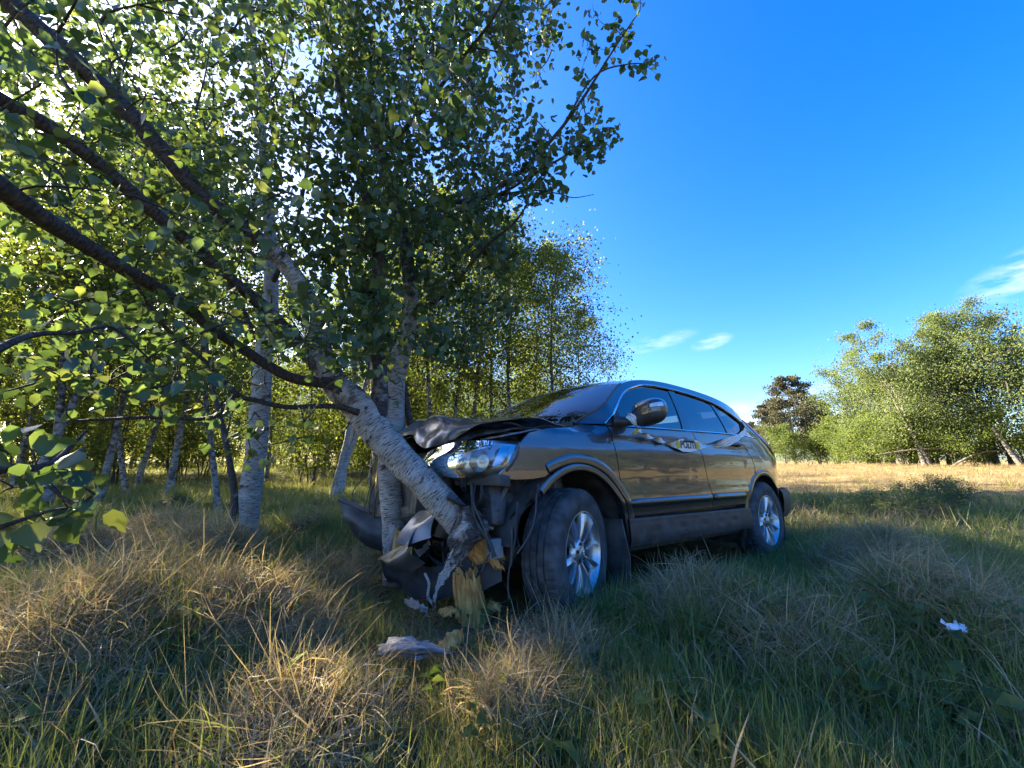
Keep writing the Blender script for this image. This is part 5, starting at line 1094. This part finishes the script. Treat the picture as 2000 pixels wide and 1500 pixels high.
def bowl(c_, r_, dep, name='reflector'):
    ax = norm(np.array([[-.80, .42, .05]]))[0]; u = norm(np.cross(ax, [0, 0, 1.])[None])[0]; v = np.cross(ax, u); V = []; F = []; n = 28
    for i in range(8):
        t = i/7; rr = r_*(.18+.82*t**.6)
        for j in range(n): a = 2*math.pi*j/n; V.append(tuple(np.array(c_)+u*rr*math.cos(a)+v*rr*math.sin(a)+ax*dep*(t-1)))
    for i in range(7):
        for j in range(n): F.append((i*n+j, i*n+(j+1) % n, (i+1)*n+(j+1) % n, (i+1)*n+j))
    cm(name, V, F, M_REFL, car, True, 60); b = []
    cbox('bulb', np.array(c_)-ax*dep*.55-.014, np.array(c_)-ax*dep*.55+.014, M_LENS, bev=.01)
bowl((-.575, .70, .875), .062, .07); bowl((-.635, .52, .880), .058, .07); bowl((-.67, .38, .885), .035, .05); bowl((-.50, .80, .90), .040, .05)
sheet('lamp_fin', [[(-.46, .83, .95), (-.50, .80, .955)], [(-.49, .835, .90), (-.53, .80, .90)], [(-.52, .82, .85), (-.55, .79, .84)]], M_CHROME, 5, .004, 20, .004)
sheet('lamp_fin', [[(-.56, .74, .95), (-.62, .60, .96), (-.66, .45, .95)], [(-.545, .74, .935), (-.60, .60, .94), (-.64, .45, .93)]], M_CHROME, 5, .002, 21, .004)
# ------------------------------------------------------------------ police tape tied along the doors
def tape_mat():
    m, t, b, o = mat('striped_tape'); uv = N(t, 'ShaderNodeUVMap'); sp = N(t, 'ShaderNodeSeparateXYZ'); L(t, uv.outputs[0], sp.inputs[0])
    a = N(t, 'ShaderNodeMath', operation='MULTIPLY_ADD'); L(t, sp.outputs[1], a.inputs[0]); a.inputs[1].default_value = .6; L(t, sp.outputs[0], a.inputs[2])
    fr = N(t, 'ShaderNodeMath', operation='FRACT'); mu = N(t, 'ShaderNodeMath', operation='MULTIPLY'); L(t, a.outputs[0], mu.inputs[0]); mu.inputs[1].default_value = 5.0; L(t, mu.outputs[0], fr.inputs[0])
    r = ramp(t, fr.outputs[0], [(0, (.82, .82, .82)), (.50, (.012, .012, .014)), (.64, (.82, .82, .82)), (.88, (.80, .55, .03))]); 
    for n in t.nodes:
        if n.type == 'VALTORGB': n.color_ramp.interpolation = 'CONSTANT'
    L(t, r, b.inputs['Base Color']); b.inputs['Roughness'].default_value = .35; return m
M_TAPE = tape_mat(); M_TAPEW = simple('tape_white', (.82, .82, .82), .35); M_TAPEY = simple('tape_yellow', (.75, .50, .03), .35); M_TAPEK = simple('tape_black', (.012, .012, .014), .35)
tape = empty('police_tape', mat=Mx); tag(tape, 'white black and yellow police tape strung from the door mirror along the doors', 'tape')
def ribbon(name, path, wid, m, tw=None, n=8, parent=tape):
    P = catmull(path, n); k = len(P); W = np.interp(np.linspace(0, 1, k), np.linspace(0, 1, len(wid)), wid); T = np.interp(np.linspace(0, 1, k), np.linspace(0, 1, len(tw)), tw) if tw else np.zeros(k)
    t = norm(np.gradient(P, axis=0)); s0 = norm(np.array([0, 0, 1.])-t*t[:, 2:3]); V = []; uv = []; ln = np.concatenate([[0], np.cumsum(np.linalg.norm(np.diff(P, axis=0), axis=1))])
    for i in range(k):
        s = rot_about(s0[i], t[i], T[i]); nrm = np.cross(t[i], s)
        for q in (-.5, -.17, .17, .5): V.append(P[i]+s*W[i]*q+nrm*.004*math.sin(q*9+i*.7)); uv.append((ln[i], q))
    F = [(i*4+j, i*4+j+1, (i+1)*4+j+1, (i+1)*4+j) for i in range(k-1) for j in range(3)]
    return cm(name, V, F, m, parent, True, 180, uv)
def sd(x, z, o_): return (x, float(gs(x, z))+o_, z)
ribbon('mirror_loop', [(.50, .90, 1.185), (.47, .955, 1.165), (.475, .975, 1.13), (.50, .97, 1.095), (.52, .955, 1.078)], [.04, .045, .04, .03, .022], M_TAPE, [0, .6, .4, .2, 0])
ribbon('mirror_loop', [(.45, .93, 1.172), (.47, .965, 1.130), (.505, .965, 1.083)], [.028, .03, .014], M_TAPE, [.8, .3, 0])
ribbon('knot_tail', [(.52, .962, 1.076), (.48, .968, 1.068), (.44, .965, 1.045)], [.016, .034, .026], M_TAPEY, [0, .5, .9])
cbox('knot', (.505, .945, 1.062), (.54, .975, 1.092), M_TAPE, tape, .012)
ribbon('twisted_run', [(.525, .958, 1.078), sd(.70, 1.055, .05), sd(.90, 1.030, .03), sd(1.06, 1.010, .025)], [.022, .032, .040, .036, .045], M_TAPE, [0, 2.2, 5, 7.8, 9.4], 10)
ribbon('twisted_run', [sd(1.40, 1.022, .02), sd(1.62, 1.030, .018), sd(1.86, 1.055, .02), sd(2.12, 1.105, .022), sd(2.26, 1.145, .02)], [.075, .045, .075, .065, .04], M_TAPE, [0, 1.6, 3.0, 3.3, 3.6], 9)
ribbon('pinched_end', [sd(2.24, 1.14, .02), sd(2.38, 1.175, .015), sd(2.50, 1.22, .014), sd(2.585, 1.285, .01), sd(2.60, 1.31, .0)], [.045, .05, .045, .035, .02], M_TAPEW, [0, .2, .2, .1, 0])
ribbon('label_face', [sd(1.05, 1.012, .026), sd(1.16, 1.010, .030), sd(1.28, 1.012, .030), sd(1.41, 1.022, .022)], [.045, .098, .100, .075], M_TAPEW)
for x in (1.095, 1.395):
    a = np.linspace(0, 6.283, 15)[:-1]; V = [(x+.028*math.cos(q), float(gs(x, 1.012))+.0315+.0015*(x < 1.2), 1.014+.032*math.sin(q)) for q in a]; cm('yellow_panel', V, [tuple(range(14))], M_TAPEY, tape, False, None)
cu = bpy.data.curves.new('lettering', 'FONT'); cu.body = 'POLITI'; cu.size = .078; cu.extrude = .0006; cu.offset = .0012; cu.align_x = 'CENTER'; cu.align_y = 'CENTER'; cu.space_character = 1.0
tmp = bpy.data.objects.new('lettering_source', cu); COL.objects.link(tmp); bpy.context.view_layer.update()
tm = bpy.data.meshes.new_from_object(tmp.evaluated_get(bpy.context.evaluated_depsgraph_get())); bpy.data.objects.remove(tmp)
lt = obj('lettering', tm, tape); tm.materials.clear(); tm.materials.append(M_TAPEK); lt.location = (1.24, -(float(gs(1.24, 1.012))+.0335), 1.013); lt.rotation_euler = (math.pi/2, 0, -.004)

# ---- pieces that belong to a part become its sub-parts
def _mid(o):
    v = o.data.vertices; k = max(1, len(v)//40); q = [v[i].co for i in range(0, len(v), k)]; return sum((a for a in q), Vector())/len(q)
def _base(o): return o.name.split('.')[0]
kids = [(o, _base(o), _mid(o)) for o in car.children if o.type == 'MESH']
hosts = {'front_door': ('front_window', 'mirror_mount', 'mirror_shell', 'mirror_base', 'mirror_arm', 'mirror_indicator'), 'rear_door': ('rear_window', 'quarter_light'), 'headlamp': ('lens', 'lens_rim', 'reflector', 'bulb', 'lamp_fin'), 'bonnet': ('bonnet_frame', 'bonnet_brace', 'bonnet_seal'),
         'tailgate': ('rear_screen',), 'fog_lamp': ('fog_lamp_rib',), 'washer_bottle': ('bottle_rib',), 'windscreen': ('windscreen_seal', 'wiper'), 'front_seat': (), 'quarter_panel': ('rear_side_glass', 'rear_glass_chrome'), 'bumper_corner': ('bumper_lip',)}
def host(nm, p):
    c_ = [(o, m_) for o, b, m_ in kids if b == nm]; return min(c_, key=lambda q: (q[1]-p).length)[0] if c_ else None
for o, b, p in kids:
    for h_, subs in hosts.items():
        if b in subs: o.parent = host(h_, p)
    if b in ('door_handle', 'handle_cup', 'door_moulding'): o.parent = host('front_door' if p.x < 1.45 else 'rear_door', p)
    if b in ('seat_back', 'headrest'): o.parent = host('front_seat' if p.x < 1.6 else 'rear_seat', p)
# ------------------------------------------------------------------ broken wood and litter
def splinter(name, base, top, r0, r1, m, seed, n=36, rag=.03, parent=None, label=None, cat='wood', flat=1., cavity=True):
    """a broken stem: fibrous ridged sides, cracks and a ragged, spiky top"""
    n = 44; rows = 16; rs_ = np.random.default_rng(seed); a, b = np.array(base, float), np.array(top, float); d = b-a; ln = np.linalg.norm(d); t = d/ln; u = norm(np.cross(t, [.3, 1, .2])[None])[0]; v = np.cross(t, u); V = []; F = []; o = a
    an = 2*math.pi*np.arange(n)/n; ridge = 1+.13*np.sin(an*2+seed)+.07*np.sin(an*5+2*seed)+.05*np.sin(an*11+seed)+rs_.normal(0, .035, n); crack = np.zeros(n); 
    for c_ in rs_.integers(0, n, 5): crack[c_] = rs_.uniform(.16, .34)
    spike = rag*(np.sin(an*3+seed)+.8*np.sin(an*7+seed*2)+rs_.normal(0, .7, n))
    for i in range(rows):
        f = i/(rows-1); wob = rs_.normal(0, .012, n)
        for j in range(n):
            r_ = (r0+(r1-r0)*f)*(ridge[j]+wob[j]+.05*math.sin(f*6+j*.5))*(1-crack[j]*min(1, .3+f))*(1-.25*max(0, f-.85)*6.6*.4); e = f*ln+spike[j]*max(0, (f-.45)/.55)**1.5
            V.append(a+t*e+u*r_*math.cos(an[j])*flat+v*r_*math.sin(an[j])-o)
    for q in (.72, .40):
        for j in range(n): V.append(a+t*(ln-.012+.6*rag*rs_.normal()*(1 if j % 3 else 2))+u*r1*q*math.cos(an[j])*flat+v*r1*q*math.sin(an[j])-o)
    c_ = len(V); V.append(a+t*(ln-.02)-o)
    for i in range(rows+1):
        for j in range(n): F.append((i*n+j, i*n+(j+1) % n, (i+1)*n+(j+1) % n, (i+1)*n+j))
    for j in range(n): F.append(((rows+1)*n+j, (rows+1)*n+(j+1) % n, c_))
    q = obj(name, mesh(name, np.array(V), F, m, True, None, None, 28), parent, tuple(o))
    if label: tag(q, label, cat)
    return q
b0 = px(924, 1225, 2.31); t0 = px(908, 1116, 2.27)
splinter('broken_stump', b0, t0, .086, .074, M_WOOD, 4, 26, .016, None, 'raw orange stump of the snapped birch standing in the grass', 'stump')
rootB = np.array(tB.root.location); rootA = np.array(tA.root.location)
def under(tree, me_obj): me_obj.location = Vector(me_obj.location)-tree.root.location; me_obj.parent = tree.root
s1 = splinter('broken_end', px(905, 1035, 2.33), px(965, 1100, 2.36), .084, .060, M_WOOD, 8, 22, .03); under(tB, s1)
s2 = splinter('stripped_wood', px(787, 1130, 2.955), px(787, 1036, 2.965), .098, .074, M_WOOD, 9, 20, .02); under(tA, s2)
def bark_piece(name, C, label=None, seed=0, inner=True, parent=None, crump=.012, face=1.2):
    G = grid_surface(np.array(C), 6); h, w_, _ = G.shape
    for i in range(h):
        for j in range(w_):
            p = Vector(G[i, j]*14)+Vector((seed, 0, 0)); G[i, j] += crump*np.array([noise.noise(p), noise.noise(p+Vector((9, 0, 0))), noise.noise(p+Vector((0, 9, 0)))])
            if i in (0, h-1) or j in (0, w_-1): G[i, j] += np.random.default_rng(seed*1000+i*50+j).normal(0, .006, 3)
    o = G.reshape(-1, 3).mean(0); nn = norm(np.cross(np.gradient(G, axis=0), np.gradient(G, axis=1))); B = G-nn*.006; idx = np.arange(h*w_).reshape(h, w_); q = np.stack([idx[:-1, :-1], idx[:-1, 1:], idx[1:, 1:], idx[1:, :-1]], -1).reshape(-1, 4)
    rim = list(idx[0, :])+list(idx[1:, -1])+list(idx[-1, :-1][::-1])+list(idx[1:-1, 0][::-1]); E_ = np.array([(rim[i], rim[(i+1) % len(rim)], rim[(i+1) % len(rim)]+h*w_, rim[i]+h*w_) for i in range(len(rim))])
    V = np.vstack([G.reshape(-1, 3), B.reshape(-1, 3)])-o; F = np.vstack([q, q[:, ::-1]+h*w_, E_[:, ::-1]]); uu, vv = np.meshgrid(np.linspace(0, .25, w_), np.linspace(0, .3, h)); uv = np.tile(np.stack([uu, vv], -1).reshape(-1, 2), (2, 1))+seed*.37
    ag = np.concatenate([np.full(h*w_, face), np.full(h*w_, .1 if inner else 1.2)])
    ob = obj(name, mesh(name, V, F, M_BARK, True, {'age': ag}, uv, 50), None, tuple(o))
    if parent: under(parent, ob)
    if label: tag(ob, label, 'bark')
    return ob
P3 = lambda *a: [px(*q) for q in a]
bark_piece('peeled_bark', [P3((888, 1002, 2.25), (912, 992, 2.22), (948, 1004, 2.26)), P3((880, 1040, 2.22), (912, 1034, 2.18), (952, 1030, 2.23)), P3((876, 1078, 2.20), (902, 1074, 2.16), (936, 1062, 2.21)), P3((872, 1106, 2.19), (886, 1104, 2.16), (908, 1092, 2.2))], None, 3, True, tB, .02, .40)
bark_piece('peeled_bark', [P3((925, 990, 2.3), (930, 1010, 2.27)), P3((905, 1045, 2.2), (925, 1050, 2.22)), P3((868, 1105, 2.17), (880, 1118, 2.18)), P3((850, 1155, 2.15), (856, 1160, 2.16)), P3((842, 1185, 2.14), (846, 1188, 2.14))], None, 4, True, tB, .008)
bark_piece('peeled_bark', [P3((758, 1020, 2.95), (772, 1026, 2.93), (784, 1036, 2.94)), P3((752, 1050, 2.94), (765, 1055, 2.92), (772, 1060, 2.93)), P3((748, 1075, 2.93), (757, 1078, 2.92), (762, 1080, 2.92))], None, 5, True, tA, .006)
sm = splinter('split_limb', px(935, 1050, 2.34), px(972, 1105, 2.30), .042, .028, M_WOOD, 12, 14, .02); under(tB, sm)
def gpt(u, v, dz=.0):
    a = px(u, v, 1.0)-np.array([0, 0, EYE]); lo_, hi_ = .8, 8.
    for _ in range(40):
        m_ = (lo_+hi_)/2; p = np.array([0, 0, EYE])+a*m_
        if p[2] < float(ground(p[0], p[1]))+dz: hi_ = m_
        else: lo_ = m_
    return np.array([0, 0, EYE])+a*lo_
def ground_piece(pts, dz, seed, label, name='bark_piece', m=None, crump=.012):
    C = [[gpt(u, v, dz+q) for u, v, q in row] for row in pts]; o = bark_piece(name, C, label, seed, True, None, crump)
    if m: o.data.materials[0] = m
    return o
ground_piece([[(738, 1262, .03), (785, 1243, .07), (832, 1258, .06)], [(742, 1278, .04), (800, 1262, .10), (880, 1275, .06)], [(760, 1288, .03), (810, 1284, .05), (890, 1280, .03)]], .05, 21, 'curled grey birch bark slab lying in the grass')
ground_piece([[(852, 1262, .05), (875, 1236, .10), (905, 1232, .10)], [(868, 1274, .04), (888, 1262, .06), (902, 1258, .05)]], .06, 22, 'bright orange wood chip beside the curled bark slab', 'wood_chip', M_WOOD, .008)
ground_piece([[(788, 1172, .05), (812, 1172, .07), (832, 1188, .06)], [(795, 1184, .03), (815, 1186, .05), (830, 1202, .02)]], .06, 23, 'small white bark curl in the grass below the bumper')
ground_piece([[(858, 1190, .02), (880, 1184, .04), (898, 1190, .03)], [(862, 1202, .01), (882, 1200, .02), (900, 1202, .01)]], .05, 24, 'flat orange wood chip at the foot of the raw stump', 'wood_chip', M_WOOD, .008)
ground_piece([[(952, 1180, .03), (966, 1174, .06), (980, 1182, .04)], [(955, 1192, .02), (968, 1190, .03), (978, 1194, .02)]], .05, 25, 'small orange wood chip between the raw stump and the front wheel', 'wood_chip', M_WOOD, .008)
M_PAPER = simple('litter_white', (.62, .68, .74), .5)
ground_piece([[(1842, 1216, .05), (1862, 1212, .07), (1880, 1220, .05)], [(1848, 1226, .05), (1866, 1226, .06), (1890, 1232, .04)]], .10, 26, 'crumpled pale blue scrap of litter in the meadow grass', 'litter', M_PAPER, .02)
# dry stick on the grass
for (pts, lb, r_) in (([(830, 1120, 2.2), (838, 1140, 2.18), (836, 1165, 2.17), (850, 1185, 2.16)], 'pale broken twig hanging beside the torn bark', .007), ([(655, 1440, 1.5), (700, 1420, 1.48), (735, 1400, 1.52)], 'short bleached stick lying flat in the front grass', .006)):
    A = Acc(); q = np.array([gpt(u, v, .06) if 'flat' in lb else px(u, v, d) for u, v, d in pts]); A.tube(catmull(q, 4), r_, 6, .9); tag(obj('stick', A.mesh('stick', M_BARK)), lb, 'stick')
# broad-leaved weeds
rs = np.random.default_rng(8); wl = 0
for i in range(34):
    u, v = rs.uniform(60, 1960), rs.uniform(1180, 1490); p = gpt(u, v, .02)
    if np.hypot(p[0]-b0[0], p[1]-b0[1]) < .25: continue
    o = obj('weed', WEED[i % 4], None, tuple(p), (rs.normal(0, .2), rs.normal(0, .2), rs.uniform(0, 6.28)), [rs.uniform(.8, 1.6)]*3); tag(o, 'broad leaved weed sprouting among the grass blades', 'weed', 'weeds in the grass')
